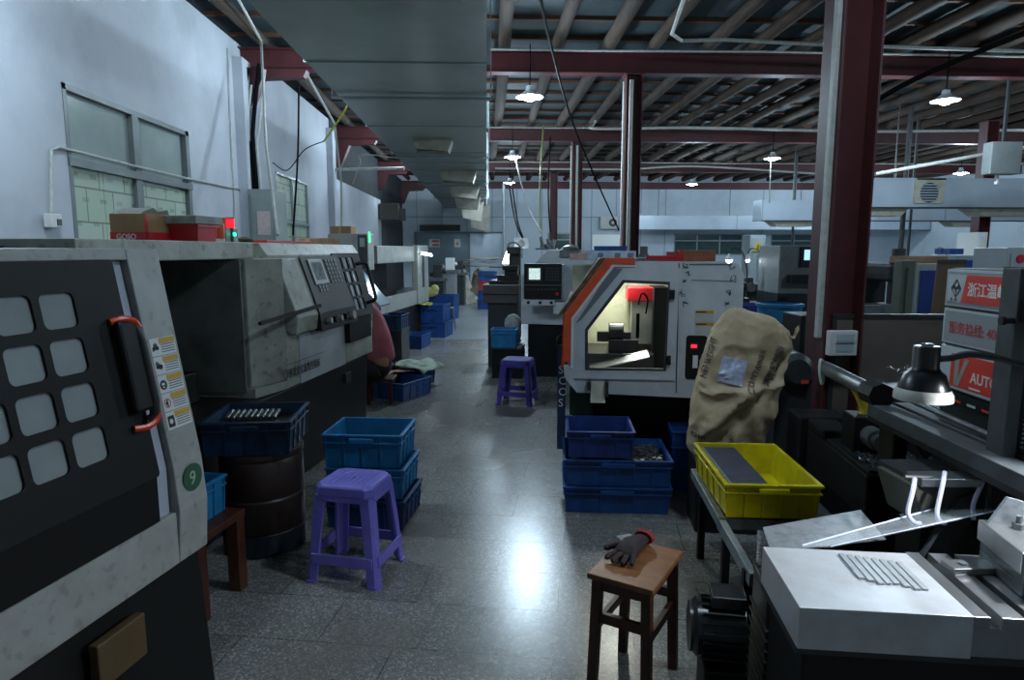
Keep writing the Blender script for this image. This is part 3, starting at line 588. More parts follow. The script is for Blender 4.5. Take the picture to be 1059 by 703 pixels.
# bottom sheet with the maker's lettering
MB().prism([(0, .665), (.006, .665), (.006, .99), (0, .99)], 'y', .2, .98).obj('lower_panel', mat('cleaner_white_panel', '#b4bbbd', .4, amt=.25), t)
text('lettering', '慈溪金宝鑫数控机床', .068, M_ink, t, RIGHT((.0075, .03, .735)), th=.0006, xs=.78)
MB().add([(.0072, .0, .82), (.0072, .0, .823), (.0072, .62, .823), (.0072, .62, .82)], [(0, 1, 2, 3)]).obj('printed_line', M_ink, t)
plate('logo', circ(-.01, .765, .033), [circ(-.01, .765, .022)], .001, T_warn, t, RIGHT((.0075, 0, 0)))
MB().prism([(-.04, 0), (-.04, .12), (-.01, .66), (-1.05, .66), (-1.05, 0)], 'y', NEAR+.05, FAR-.1).obj('base', M_black, t, bev=.008)
MB().box(-.02, .0, 1.0, 1.1, .5, .58).obj('access_plate', mat('dull_plate', '#3a3a30', .5), t)
# ---- items on top of M2
def on2(x, y): # local (outward, along) to world
    c_, s_ = cos(-th2), sin(-th2); return (P2[0]+x*c_-y*s_, P2[1]+x*s_+y*c_)
def top2(px, r=-.35):
    """along-position whose pixel column is px at outward offset r"""
    best = min((abs((lambda q: (ray_px(q[0], q[1])))(on2(r, y/100))-px), y/100) for y in range(-150, 170)); return best[1]
def ray_px(X, Y):
    r = X*cos(YAW)-Y*sin(YAW); g = X*sin(YAW)+Y*cos(YAW); fw = g*cos(PITCH)-(.1)*sin(PITCH); return 529.5+FPX*r/fw
def box_on2(name, lb, cat, px0, px1, r, dep, h, m, z=1.6):
    y0, y1 = top2(px0, r), top2(px1, r); x_, y_ = on2(r, (y0+y1)/2)
    t_ = thing(name, lb, cat, (x_, y_, z), -th2); L_ = abs(y1-y0)/2
    return t_, L_, dep, h
t_, L_, D_, H_ = box_on2('cardboard_box', 'open cardboard box with a red lettered band on the near left lathe row', 'box', 150, 180, -.35, .2, .17, M_card)
MB().box(-.2, .0, -L_, L_, .0, .14).obj('box_body', M_card, t_, bev=.002)
MB().box(.0, .003, -L_, L_, .0, .045).box(-.2, .003, -L_-.003, -L_, .0, .045).box(.0, .003, -L_, -L_+.02, .0, .14).obj('red_band', M_redp, t_)
text('lettering', 'GOSO', .04, M_label, t_, FRONT((-.165, -L_-.0035, .008)), th=.0005, bold=.001)
MB().prism([(-L_, .14), (L_, .14), (L_*.9, .17), (L_*.2, .155), (-.1*L_, .175), (-L_*.6, .16)], 'x', -.19, -.02).obj('rag_heap', mat('grey_rag', '#77756d', .9, amt=.5), t_)
t_, L_, D_, H_ = box_on2('red_crate', 'small red plastic crate under a grey tray on the left lathe', 'crate', 184, 204, -.3, .2, .1, M_redp)
MB().loft([[(x_*.95, y_*.95, 0) for x_, y_ in ((-.12, -L_), (.12, -L_), (.12, L_), (-.12, L_))], [(x_, y_, .085) for x_, y_ in ((-.12, -L_), (.12, -L_), (.12, L_), (-.12, L_))]]).obj('crate_body', M_redp, t_, bev=.003)
MB().box(-.13, .13, -L_-.01, L_+.01, .078, .09).obj('rim', M_redp, t_)
x_, y_ = on2(-.3, top2(196, -.3)); t2_ = thing('metal_tray', 'worn grey metal tray lying on the small red crate', 'tray', (x_, y_, 1.693), -th2)
MB().box(-.13, .13, -.14, .12, 0, .045).obj('tray_body', mat('grimy_grey', '#8d8f88', .5, dirt='#4d4c45', amt=.6, scale=12), t2_, bev=.004)
x_, y_ = on2(-.3, top2(227, -.3)); t2_ = thing('spray_can', 'small orange and white tin beside the red crate', 'can', (x_, y_, 1.6))
MB().lathe([(.028, 0), (.03, .004), (.03, .11), (.026, .115)], cap0=True, cap1=True).obj('can_body', M_orange, t2_, smooth=True); MB().lathe([(.0305, .0), (.0305, .02)], n=20).obj('can_band', M_label, t2_)
x_, y_ = on2(-.33, top2(227, -.33)+.07); t2_ = thing('metal_block', 'grey block with an orange cup on top beside the red beacon', 'block', (x_, y_, 1.6), -th2)
MB().box(-.04, .04, -.07, .07, 0, .09).obj('block_body', M_dsteel, t2_, bev=.003); MB().lathe([(.026, .09), (.028, .15), (.022, .15), (.02, .1)], (0, -.04, 0), cap0=True).obj('cup', mat('orange_cup', '#d8683c', .4), t2_, smooth=True)
x_, y_ = on2(-.3, top2(238, -.3)); t2_ = thing('signal_beacon', 'glowing red signal lamp standing on the left lathe', 'lamp', (x_, y_, 1.6))
MB().cyl((0, 0, 0), (0, 0, .09), .02, n=12).obj('stem', M_dark, t2_, smooth=True); MB().cyl((0, 0, .09), (0, 0, .145), .026, n=16).obj('red_lens', mat('red_lens', '#d01020', .2, emit='#ff1828', estr=1.5), t2_, smooth=True); MB().cyl((0, 0, .145), (0, 0, .153), .027, n=16).obj('cap', M_dark, t2_)
MB().box(.02, .03, -.01, .01, .04, .06).obj('green_light', mat('green_led', '#20e0a0', .3, emit='#20ffb0', estr=3), t2_)
for (px0, px1, h_, m_, nm, lb) in ((262, 310, .022, M_redp, 'red_bar', 'flat red bar lying on top of the grimy left lathe'), (318, 327, .05, M_card, 'cardboard_box', 'small cardboard box at the far end of the grimy left lathe'), (332, 345, .055, M_card, 'cardboard_box', 'brown cardboard carton behind the control panel of the grimy left lathe')):
    t_, L_, D_, H_ = box_on2(nm, lb, 'box' if 'box' in nm else 'bar', px0, px1, -.4, .1, h_, m_)
    MB().box(-.1, .1, -L_, L_, 0, h_*1.0).obj('body', m_, t_, bev=.002)
    if 'box' in nm: MB().box(-.02, .02, -L_-.001, L_+.001, 0, h_+.001).obj('tape', mat('tape', '#b89a70', .4), t_)
x_, y_ = on2(-.35, top2(252, -.35)); t_ = thing('oily_rag', 'small dark lump of rag beside the signal beacon', 'rag', (x_, y_, 1.6)); MB().sphere((0, 0, .02), .03, 10, (1.6, 1.6, .7)).sphere((.02, .03, .015), .025, 8, (1.5, 1.2, .6)).obj('rag_body', mat('brown_rag', '#4e4a38', .9), t_, smooth=True)
# ---- third machine in the left row
P3 = (-1.72, 8.6); th3 = R(9)
t = thing('cnc_lathe', 'white machine farther down the left row with a slanted glass guard', 'lathe', (P3[0], P3[1], 0), -th3)
MB().prism([(-.15, .68), (-.15, 1.0), (-.3, 1.62), (-1.2, 1.62), (-1.2, .68)], 'y', 0, 1.0).obj('housing', M_cream, t, bev=.01)
MB().box(-.55, .02, .55, .8, 1.28, 1.78).obj('control_box', M_cream, t, bev=.012)
MB().box(-.12, .012, .535, .55, 1.3, 1.76).obj('control_panel', M_dark, t)
MB().box(-.09, -.02, .525, .535, 1.6, 1.72).obj('display', mat('pale_screen', '#9aa4a4', .3), t)
MB().box(.022, .03, .58, .62, 1.66, 1.8).obj('signal_light', mat('green_glow', '#30e070', .3, emit='#30ff70', estr=2.5), t)
MB().prism([(-.08, 1.28), (.32, .82), (.33, .84), (-.06, 1.3)], 'y', .05, .5).obj('glass_guard', mat('bright_guard_glass', '#a8b8c0', .08, .3, amt=.1), t)
MB().prism([(-.15, .62), (.30, .62), (.32, .82), (-.1, 1.27)], 'y', -.02, .05).obj('guard_side', M_dark, t)
MB().prism([(0, 0), (0, .66), (-1.1, .68), (-1.1, 0)], 'y', 0, 3.6).obj('base', M_black, t, bev=.01)
MB().box(-1.2, .0, 1.0, 3.7, 1.36, 1.62).obj('top_cover', M_cream, t, bev=.01)
MB().box(-.02, .03, 1.0, 3.6, .62, .86).obj('lower_panel', M_cream, t)
MB().box(-1.1, -.5, 1.0, 3.0, .68, 1.36).obj('back_panel', M_black, t)
MB().box(-.05, .06, 3.0, 3.75, .62, 1.64).obj('end_door', M_cream, t, bev=.01)
MB().box(.06, .07, 3.3, 3.42, .9, 1.45).obj('door_slot', M_dark, t)
MB().cyl((-.5, 1.1, 1.0), (-.5, 1.5, 1.0), .16).box(-.8, -.3, 1.5, 2.9, .7, .9).obj('chuck', M_oily, t)
x3, y3 = P3[0]+.0, P3[1]
t = thing('cardboard_box', 'small brown box on top of the farther white machine', 'box', (x3-.28, y3+.75, 1.782), -th3); MB().box(-.14, .16, -.1, .1, 0, .1).obj('box_body', M_card, t, bev=.003); MB().box(-.015, .015, -.101, .101, 0, .101).obj('tape', MATS['tape'], t)
t = thing('work_lamp', 'small lit work lamp above the far end of the third left machine', 'lamp', at(440, 262, 11.6)+Vector((0, 0, 0)))
MB().loft([[(-.08, -.05, -.02), (.12, -.05, -.05), (.12, .05, -.05), (-.08, .05, -.02)], [(-.06, -.04, .03), (.1, -.04, .0), (.1, .04, .0), (-.06, .04, .03)]]).obj('lamp_head', mat('lit_head', '#e8f4ff', .4, emit=(.8, .95, 1), estr=5), t); MB().tube([(-.05, 0, 0), (-.2, .1, -.02), (-.22, .1, -.25)], .012, 6).obj('neck', M_dark, t)
# ================================================================ ORANGE TRIMMED LATHE, RIGHT OF THE AISLE
PR = (.9, 4.2)
t = thing('cnc_lathe', 'white lathe with orange trimmed slanted front and a window in its end', 'lathe', (PR[0], PR[1], 0), -TH)
LEN = 2.5
# end wall (sheet facing the viewer) with window opening
out = [(-.305, .625), (.72, .60), (.72, 1.40), (.68, 1.472), (-.075, 1.483), (-.375, 1.165), (-.375, .775), (-.395, .735)]
def E_(x, y):  # pixel on the end plane to local (x, z)
    X_, Y_, U = ray(x, y); n_ = (sin(TH), cos(TH)); tt = (PR[0]*n_[0]+PR[1]*n_[1])/(X_*n_[0]+Y_*n_[1])
    q = (X_*tt-PR[0], Y_*tt-PR[1]); return (q[0]*cos(TH)-q[1]*sin(TH), HC+U*tt)
win = [E_(606, 380), E_(606, 340), E_(644, 290), E_(691, 292), E_(687, 381)]
plate('end_panel', out, [win], .03, M_white, t, FRONT())
# door sheet with a black window edge
dout = [E_(590, 390), E_(590, 330), E_(640, 276), E_(702, 277), E_(697, 392)]
dw = plate('end_door', dout, [win], .012, M_white, t, FRONT((0, -.03, 0)))
ed = [E_(605, 381), E_(605, 339.5), E_(643.5, 289), E_(692, 291), E_(688, 382)]
plate('window_seal', ed, [[E_(608, 379), E_(608, 341), E_(645.5, 292), E_(690, 294), E_(686, 380)]], .004, M_dark, dw, FRONT((0, -.042, 0)))
for (px, py) in ((693, 304), (689, 371)):
    x_, z_ = E_(px, py); MB().box(x_-.012, x_+.022, -.06, -.042, z_-.03, z_+.03).obj('hinge', M_black, dw, bev=.003)
MB().prism([E_(701, 272), E_(702, 272), E_(699, 405), E_(698, 405)], 'y', -.0345, -.03).obj('panel_joint', M_dark, t)
MB().prism([E_(714, 289), E_(754, 290), E_(754, 290.6), E_(714, 289.6)], 'y', -.0335, -.03).obj('panel_joint', T_warn, t)
# outer shell behind the end panel
shell = [(-.30, .62), (.70, .60), (.70, 1.44), (-.08, 1.47), (-.37, 1.15), (-.37, .72)]
mb = MB()
def strip(a, b, y0, y1, th=.012):
    d = Vector((b[0]-a[0], b[1]-a[1])).normalized(); n_ = Vector((-d.y, d.x))*th
    mb.prism([a, b, (b[0]+n_.x, b[1]+n_.y), (a[0]+n_.x, a[1]+n_.y)], 'y', y0, y1)
for i in range(6): strip(shell[i], shell[(i+1) % 6], 0.0, LEN)
mb.box(-.3, .7, LEN-.02, LEN, .62, 1.45).box(-.3, .7, .75, .77, .62, 1.45)
mb.obj('housing', M_white, t)
# slanted orange, white and grey bands wrapping the edge
def band(pts, wd, y0, y1, nm, m):
    b_ = MB(); prev = None
    for i in range(len(pts)-1):
        a, c_ = Vector(pts[i]), Vector(pts[i+1]); b_.prism([tuple(a), tuple(c_), (c_.x+wd, c_.y), (a.x+wd, a.y)] if abs((c_-a).x) < .5*abs((c_-a).y) or (c_-a).y != 0 else [tuple(a), tuple(c_), (c_.x, c_.y-wd), (a.x, a.y-wd)], 'y', y0, y1)
    return b_.obj(nm, m, t)
A0, A1, A2, A3 = E_(586, 372), E_(587, 323), E_(634, 267.5), E_(657, 268)
def poly_band(o1, o2, y0, y1, nm, m): return MB().prism([*o1, *o2[::-1]], 'y', y0, y1).obj(nm, m, t, bev=.002)
poly_band([E_(583, 373), E_(584, 324), E_(627, 266.5), E_(656, 266.5)], [E_(590, 373), E_(591, 328), E_(633, 273), E_(656, 273.5)], -.055, .08, 'orange_trim', M_orange)
poly_band([E_(590, 380), E_(591, 328), E_(633, 273), E_(657, 274)], [E_(593, 380), E_(593.5, 329.5), E_(635, 275.5), E_(657, 276)], -.05, .02, 'white_trim', mat('bright_white_strip', '#dfe3e4', .4, amt=.1))
poly_band([E_(593, 376), E_(594, 330), E_(636, 275.5), E_(647, 276)], [E_(600, 341), E_(603, 332), E_(639, 285), E_(647, 277)], -.048, .0, 'grey_trim', mat('grey_band', '#6f767c', .4, amt=.3)) if False else None
MB().prism([E_(595, 334), E_(633, 277), E_(644, 277.5), E_(601, 330)], 'y', -.046, -.03).obj('grey_trim', mat('grey_band', '#6f767c', .4, amt=.3), t)
MB().prism([E_(577, 326), E_(620, 267), E_(627, 266.5), E_(584, 324)], 'y', -.02, .5).obj('slide_rail', mat('brass_dirty_rail', '#6b5a3c', .4, .3, dirt='#2c2a26', amt=.8, scale=25), t)
MB().prism([E_(583, 377), E_(590, 377), E_(597, 405), E_(584, 389)], 'y', -.04, .0).obj('corner_foot', M_white, t)
# orange front panel facing the aisle
MB().prism([(-.415, .78), (-.39, .78), (-.38, 1.15), (-.405, 1.15)], 'y', .0, LEN*.9).obj('front_panel', M_orange, t)
# bolt rows and written marks
for i in range(22):
    x_, z_ = E_(713+i*2.0, 273.3); MB().box(x_-.004, x_+.004, -.034, -.03, z_-.004, z_+.004).obj('rivet', M_black, t)
M_scr = M_ink
rnd = random.Random(4)
def scrawl(px, py, s=6, n=6):
    b_ = MB()
    for i in range(n):
        a, c_ = E_(px+rnd.uniform(-s, s)*.5, py+rnd.uniform(-s, s)*.5), E_(px+rnd.uniform(-s, s)*.5, py+rnd.uniform(-s, s)*.5)
        b_.tube([(a[0], -.031, a[1]), (c_[0], -.031, c_[1])], .0022, 4)
    b_.obj('handwritten_mark', M_scr, t)
for q in ((708, 275, 7), (710, 283, 6), (707, 291, 4), (705, 303, 7), (708, 314, 6), (756, 276, 7), (756, 288, 8), (752, 303, 6), (751, 314, 5)): scrawl(*q)
for (z_px) in (321.5, 334):
    a = E_(718, z_px); b_ = E_(737, z_px); s = MB().box(a[0], b_[0], -.032, -.03, a[1]-.068, a[1]).obj('warning_label', mat('faint_label', '#b3b6b2', .5, amt=.2), t)
    MB().box(a[0], b_[0], -.033, -.032, a[1]-.012, a[1]+.006).obj('yellow_band', M_warn, s); MB().box(a[0]+.006, a[0]+.07, -.0336, -.033, a[1]-.007, a[1]+.001).obj('print_lines', M_ink, s)
# control recess with red display
a, b_ = E_(709, 346), E_(724, 391)
rc = plate('control_recess', rrect(a[0], b_[0]+.03, b_[1], a[1], .02), [], .006, M_black, t, FRONT((0, -.03, 0)))
a = E_(716, 357); MB().box(a[0]-.012, a[0]+.02, -.045, -.036, a[1]-.009, a[1]+.009).obj('red_display', mat('red_led', '#ff2030', .3, emit='#ff1020', estr=4), rc); MB().box(a[0]-.018, a[0]+.03, -.04, -.035, a[1]-.022, a[1]+.02).obj('display_frame', M_dark, rc); MB().box(a[0]+.0, a[0]+.03, -.045, -.036, a[1]-.14, a[1]-.06).obj('socket_cover', M_label, rc)
# inside the window
M_in = mat('cream_inner_sheet', '#b9bba2', .4, dirt='#6a6650', amt=.6, scale=4)
MB().box(-.36, .45, .70, .72, .66, 1.44).obj('inner_back', M_in, t); MB().prism([(-.35, .66), (-.35, 1.14), (-.06, 1.44), (-.04, 1.44), (-.33, 1.13), (-.33, .66)], 'y', .03, .7).obj('inner_slope', M_in, t)
MB().box(.03, .30, .35, .6, 1.20, 1.295).obj('red_guard', M_redp, t, bev=.005)
MB().box(.06, .22, .36, .5, .90, 1.20).obj('pale_guard', mat('pale_guard', '#a7aaa2', .4, amt=.4), t, bev=.004)
MB().box(.2, .3, .25, .6, .72, 1.3).obj('spindle_housing', M_black, t)
w = MB(); w.box(-.30, .2, .15, .65, .74, .86).box(-.1, .1, .2, .4, .86, .95).cyl((-.1, .25, 1.0), (.0, .25, 1.0), .06).box(-.18, .05, .22, .26, .93, 1.0); w.obj('tool_post', M_oily, t, bev=.005)
w = MB(); w.T = Matrix.Translation((-.1, .12, .80)) @ Matrix.Rotation(R(-14), 4, 'Y') @ Matrix.Rotation(R(20), 4, 'X'); w.box(-.13, .27, -.05, .05, 0, .008); w.obj('loose_tray', M_steel, t)
w = MB(); w.box(-.27, -.17, .06, .16, .70, .76); w.obj('white_pad', M_label, t)
w = MB(); w.tube(bez([(.1, .3, 1.18), (.12, .28, 1.26), (.16, .28, 1.22), (.15, .28, 1.12)]), .006, 6).cyl((.1, .3, .95), (.1, .3, 1.12), .012); w.obj('coolant_hose', M_cable, t)
ll = bpy.data.lights.new('work_light', 'AREA'); ll.energy = 5; ll.size = .1; ll.color = (.95, 1, .9); lo = bpy.data.objects.new('work_light', ll); COL.objects.link(lo); lo.parent = t; lo.location = (-.02, .35, 1.43)
MB().box(-.08, .04, .28, .42, 1.432, 1.445).obj('light_fitting', M_label, t)
# lower body
MB().prism([(-.30, 0), (-.33, .62), (.66, .60), (.62, 0)], 'y', .25, LEN-.1).obj('base', M_black, t, bev=.01)
MB().box(-.36, -.2, .05, .5, .0, .66).obj('side_skirt', M_green, t, bev=.02)
MB().box(-.44, -.385, .03, .045, .22, .93).obj('hanging_sign', mat('dark_blue_sheet', '#1d2f4e', .5, amt=.3), t)
text('sign_letters', 'S\nC\nO\nS', .075, M_label, t, FRONT((-.434, .029, .74)), th=.0006)
MB().tube(bez([(-.385, .1, .98), (-.43, .08, .98), (-.44, .07, .96), (-.44, .07, .93), (-.44, .08, .92)]), .012, 8).obj('side_bar', M_black, t, smooth=True)
# discharge spout under the end wall
a = E_(617, 393)
sp_ = MB().loft([[(a[0]-.04, -.1, a[1]-.13), (a[0]+.055, -.1, a[1]-.13), (a[0]+.055, -.085, a[1]-.13), (a[0]-.04, -.085, a[1]-.13)], [(a[0]-.035, -.032, a[1]+.0), (a[0]+.05, -.032, a[1]+.0), (a[0]+.05, -.02, a[1]), (a[0]-.035, -.02, a[1])]]).obj('discharge_chute', mat('grubby_cream', '#a9a795', .5, amt=.6), t)
MB().box(a[0]-.06, a[0]-.04, -.1, -.02, a[1]-.05, a[1]+.01).box(a[0]+.055, a[0]+.075, -.1, -.02, a[1]-.09, a[1]+.01).obj('chute_bracket', M_dark, t)
# things on its top
def onR(x, y): return (PR[0]+x*cos(TH)+y*sin(TH), PR[1]-x*sin(TH)+y*cos(TH))
MB().box(-.05, .62, .03, LEN-.05, 1.470, 1.482).obj('top_plate', M_white, t)
ZT = 1.4825
def onT(name, lb, cat, px, y, group=None):  # thing on the top plate whose column is px
    best = min((abs(ray_px(*onR(x/100, y))-px), x/100) for x in range(-40, 80)); q = onR(best[1], y); return thing(name, lb, cat, (q[0], q[1], ZT), -TH, group)
t_ = onT('white_carton', 'long white and blue carton on the orange trimmed lathe', 'box', 632, .55)
MB().box(-.17, .17, -.08, .08, 0, .065).obj('carton_body', mat('pale_blue_carton', '#9fb0c4', .6, dirt='#c9d3dd', amt=.8, scale=14), t_, bev=.003)
MB().box(-.10, -.06, -.0815, -.08, .015, .05).box(.02, .06, -.0815, -.08, .015, .05).box(.11, .15, -.0815, -.08, .015, .05).obj('printed_square', mat('grey_square', '#6d7a8a', .6), t_)
q = t_.location; t_ = thing('blue_box', 'flat blue box on top of the long white carton', 'box', (q.x-.015, q.y+.0, ZT+.066), -TH); MB().box(-.11, .12, -.07, .07, 0, .03).obj('box_body', M_blue, t_, bev=.003); MB().box(-.112, .122, -.072, .072, .022, .033).obj('lid', M_blue, t_)
t_ = onT('pink_carton', 'small pinkish carton left of the white carton', 'box', 598, .6); MB().box(-.06, .09, -.06, .06, 0, .045).obj('carton_body', mat('pink_carton', '#b08a86', .7, dirt='#d5c5bd', amt=.6, scale=20), t_); MB().box(-.062, .092, -.062, .062, .04, .048).obj('lid', MATS['pink_carton'], t_)
t_ = onT('red_tray', 'long flat red plastic tray on the white lathe top', 'tray', 690, .12)
MB().loft([[(-.13, -.05, 0), (.125, -.05, 0), (.125, .05, 0), (-.13, .05, 0)], [(-.14, -.06, .035), (.135, -.06, .035), (.135, .06, .035), (-.14, .06, .035)]]).obj('tray_body', M_redp, t_, bev=.006); MB().box(.0, .1, .0, .05, .035, .06).obj('red_insert', mat('dull_red', '#8c3a36', .5), t_)
t_ = onT('wooden_box', 'brown wood grained box beside the red tray', 'box', 722, .12)
MB().box(-.09, .11, -.06, .07, 0, .07).obj('box_body', mat('reddish_wood', '#8a5234', .5, dirt='#5e3320', amt=.8, scale=14, stretch=(1, 1, 4)), t_, bev=.004); MB().box(-.115, -.092, -.05, .06, 0, .07).obj('red_end', M_redp, t_)
t_ = onT('sheet_metal_strip', 'thin dark metal strips lying at the orange corner', 'strip', 664, .1); MB().box(-.06, .09, -.04, -.01, 0, .012).box(-.03, .08, .0, .04, 0, .02).obj('strip_body', M_dsteel, t_)
t_ = onT('metal_pot', 'grey metal pot standing at the left end of the lathe top', 'pot', 578, 1.6) 
MB().lathe([(.09, 0), (.10, .01), (.10, .07), (.07, .09), (.07, .1), (.02, .12)], cap0=True, cap1=True).obj('pot_body', M_dsteel, t_, smooth=True)
# ---- next lathe behind, with the control pendant facing the viewer
P4 = (.68, 7.7)
t = thing('cnc_lathe', 'white lathe behind the orange trimmed one, control pendant facing the viewer', 'lathe', (P4[0], P4[1], 0), -TH)
MB().prism([(-.3, .66), (.75, .64), (.75, 1.56), (.02, 1.56), (-.3, 1.24)], 'y', .25, 2.3).obj('housing', M_white, t, bev=.01)
MB().prism([(-.22, 0), (-.22, .65), (.7, .65), (.7, 0)], 'y', .3, 2.2).obj('base', M_black, t, bev=.01)
MB().box(-.07, .23, .0, .28, .96, 1.39).obj('pendant_box', M_galv, t, bev=.01)
cp = MB().box(-.24, .2, -.04, .0, .985, 1.40).obj('control_panel', M_black, t, bev=.008)
MB().box(-.20, -.03, -.05, -.04, 1.19, 1.36).obj('display', M_dark, cp)
MB().box(-.18, -.05, -.054, -.05, 1.215, 1.345).obj('display_screen', mat('lit_screen', '#9fb4a8', .2, dirt='#e8f2f4', emit=(.55, .7, .68), estr=.55, scale=30, amt=.9), cp)
for i in range(5):
    for j in range(5): MB().box(.015+i*.033, .04+i*.033, -.048, -.04, 1.20+j*.033, 1.222+j*.033).obj('key', M_dark, cp)
for i in range(9): MB().box(-.21+i*.042, -.185+i*.042, -.048, -.04, 1.09, 1.11).obj('key', M_dark, cp)
MB().cyl((.15, -.05, 1.05), (.15, -.065, 1.05), .02).obj('stop_button', M_redp, cp); MB().box(-.24, .2, -.045, -.04, 1.145, 1.155).obj('panel_line', T_warn, cp)
MB().box(-.25, .12, -.02, .1, .91, .98).obj('pendant_tray', M_white, t, bev=.006)
for x_ in (-.19, -.05, .08): MB().cyl((x_, -.03, .945), (x_, -.02, .945), .018).obj('socket', M_black, t)
MB().box(.1, .3, -.0, .2, .80, .95).obj('bracket', M_white, t, bev=.02)
x4, y4 = P4
t_ = thing('machine_fittings', 'cluster of pipe fittings and pumps on the rear lathe by the pendant', 'fittings', (x4+.0, y4+1.2, 1.56), -TH)
rn = random.Random(3); w = MB().box(-.0, .27, -.3, .3, 0, .02).obj('manifold_plate', M_dsteel, t_)
for i in range(8):
    a, b_ = rn.uniform(.03, .25), -.27+i*.07; MB().cyl((a, b_, .0), (a+rn.uniform(-.05, .05), b_, rn.uniform(.07, .17)), rn.uniform(.015, .03), n=8).obj('fitting', M_dsteel, t_)
# stand with bench vice machine left of the pendant
t = thing('small_milling_machine', 'small dark bench machine with stacked slides left of the pendant', 'machine', (.34, 8.9, 0), -TH)
MB().box(-.30, .10, -.2, .3, 0, .86).obj('stand', M_dark, t, bev=.008)
MB().box(-.36, .12, -.25, .3, .86, 1.1).obj('drawer_box', mat('brown_grey_steel', '#5b5856', .4, .2, amt=.5), t, bev=.006); MB().box(-.36, .12, -.26, -.25, .97, .98).obj('drawer_joint', M_black, t)
w = MB(); w.box(-.3, .1, -.1, .25, 1.1, 1.15).box(-.2, .1, 0, .2, 1.15, 1.22).cyl((-.4, .05, 1.2), (.0, .05, 1.2), .012).box(-.1, .08, .0, .15, 1.22, 1.32).box(-.12, .1, -.05, .0, 1.29, 1.35).cyl((-.3, -.05, 1.33), (.0, -.05, 1.33), .008); w.obj('slides', M_oily, t, bev=.004)
w = MB(); w.box(-.06, .1, .2, .3, 1.1, 1.5).box(-.08, .11, .1, .3, 1.5, 1.6); w.obj('column_head', M_dark, t, bev=.01)
t_ = thing('work_lamp', 'lit white work lamp beside the rear pendant', 'lamp', at(526, 266, 9.3))
MB().loft([[(-.03, -.05, .09), (.07, -.05, .09), (.07, .05, .09), (-.03, .05, .09)], [(-.09, -.07, -.09), (.07, -.07, -.09), (.07, .07, -.09), (-.09, .07, -.09)]]).obj('lamp_head', MATS['lit_head'], t_); MB().tube(bez([(.02, 0, .09), (.0, 0, .18), (.1, .0, .2), (.2, 0, .1)]), .012, 6).obj('neck', M_dark, t_)
t_ = thing('instrument_box', 'small square grey meter box above the rear lathe fittings', 'box', at(539, 252, 9.5)); MB().box(-.1, .1, -.05, .05, -.07, .08).obj('box_body', M_label, t_); MB().cyl((.0, -.05, .0), (0, -.056, 0), .05).obj('dial', M_galv, t_); MB().box(-.02, .02, .0, .04, -.2, -.07).obj('post', M_dark, t_)

# ================================================================ CRATES
def crate(name, label, x, y, z, w_, d_, h_, rz, m, group=None, taper=.94, ribs=4, handle=True):
    t = thing(name, label, 'crate', (x, y, z), R(rz), group)
    def ring(s, zz, ins=0): a, b_ = w_/2*s-ins, d_/2*s-ins; return [(-a, -b_, zz), (a, -b_, zz), (a, b_, zz), (-a, b_, zz)]
    mb = MB(); mb.loft([ring(taper, 0), ring(1, h_), ring(1, h_, .006), ring(taper, .008, .006)])
    for s in (-1, 1):
        for i in range(ribs+1):
            u = -.5+.96*(i/ribs)+.02
            a = w_*u; mb.add([(a-.004, s*(d_/2*taper+.006), .004), (a+.004, s*(d_/2*taper+.006), .004), (a+.004, s*(d_/2+.008), h_-.01), (a-.004, s*(d_/2+.008), h_-.01),
                              (a-.004, s*(d_/2*taper-.002), .004), (a+.004, s*(d_/2*taper-.002), .004), (a+.004, s*(d_/2-.002), h_-.01), (a-.004, s*(d_/2-.002), h_-.01)],
                             [(0, 1, 2, 3), (0, 3, 7, 4), (1, 5, 6, 2), (0, 4, 5, 1)])
            a = d_*u; mb.add([(s*(w_/2*taper+.006), a-.004, .004), (s*(w_/2*taper+.006), a+.004, .004), (s*(w_/2+.008), a+.004, h_-.01), (s*(w_/2+.008), a-.004, h_-.01),
                              (s*(w_/2*taper-.002), a-.004, .004), (s*(w_/2*taper-.002), a+.004, .004), (s*(w_/2-.002), a+.004, h_-.01), (s*(w_/2-.002), a-.004, h_-.01)],
                             [(0, 1, 2, 3), (0, 3, 7, 4), (1, 5, 6, 2), (0, 4, 5, 1)])
    mb.obj('crate_body', m, t)
    r = MB(); o_, i_ = .012, .004
    def fr(o_, i_, z0, z1):
        a, b_ = w_/2, d_/2
        r.box(-a-o_, a+o_, -b_-o_, -b_+i_, z0, z1).box(-a-o_, a+o_, b_-i_, b_+o_, z0, z1).box(-a-o_, -a+i_, -b_, b_, z0, z1).box(a-i_, a+o_, -b_, b_, z0, z1)
    fr(.012, .004, h_-.012, h_); fr(.009, 0, h_*.72, h_*.72+.007)
    r.obj('rim', m, t, bev=.002)
    if handle:
        for s in (-1, 1):
            MB().box(-w_*.16, w_*.16, s*(d_/2+.012)-.008, s*(d_/2+.012)+.008, h_*.74, h_*.9).obj('handle', m, t, bev=.004)
    return t
def fill(parent_t, name, lb, x0, x1, y0, y1, z0, n, m, size=.02, cat='parts', kind='stuff'):
    rn = random.Random(n); mb = MB()
    for i in range(n):
        mb.T = Matrix.Translation((rn.uniform(x0, x1), rn.uniform(y0, y1), z0+rn.uniform(0, size))) @ Matrix.Rotation(rn.uniform(0, 6), 4, 'Z') @ Matrix.Rotation(rn.uniform(-.6, .6), 4, 'X')
        mb.box(-size, size, -size*.5, size*.5, 0, size*.6)
    o = mb.obj(name, m); o.location = parent_t.location; o.rotation_euler = parent_t.rotation_euler
    return tag(o, lb, cat, kind=kind)
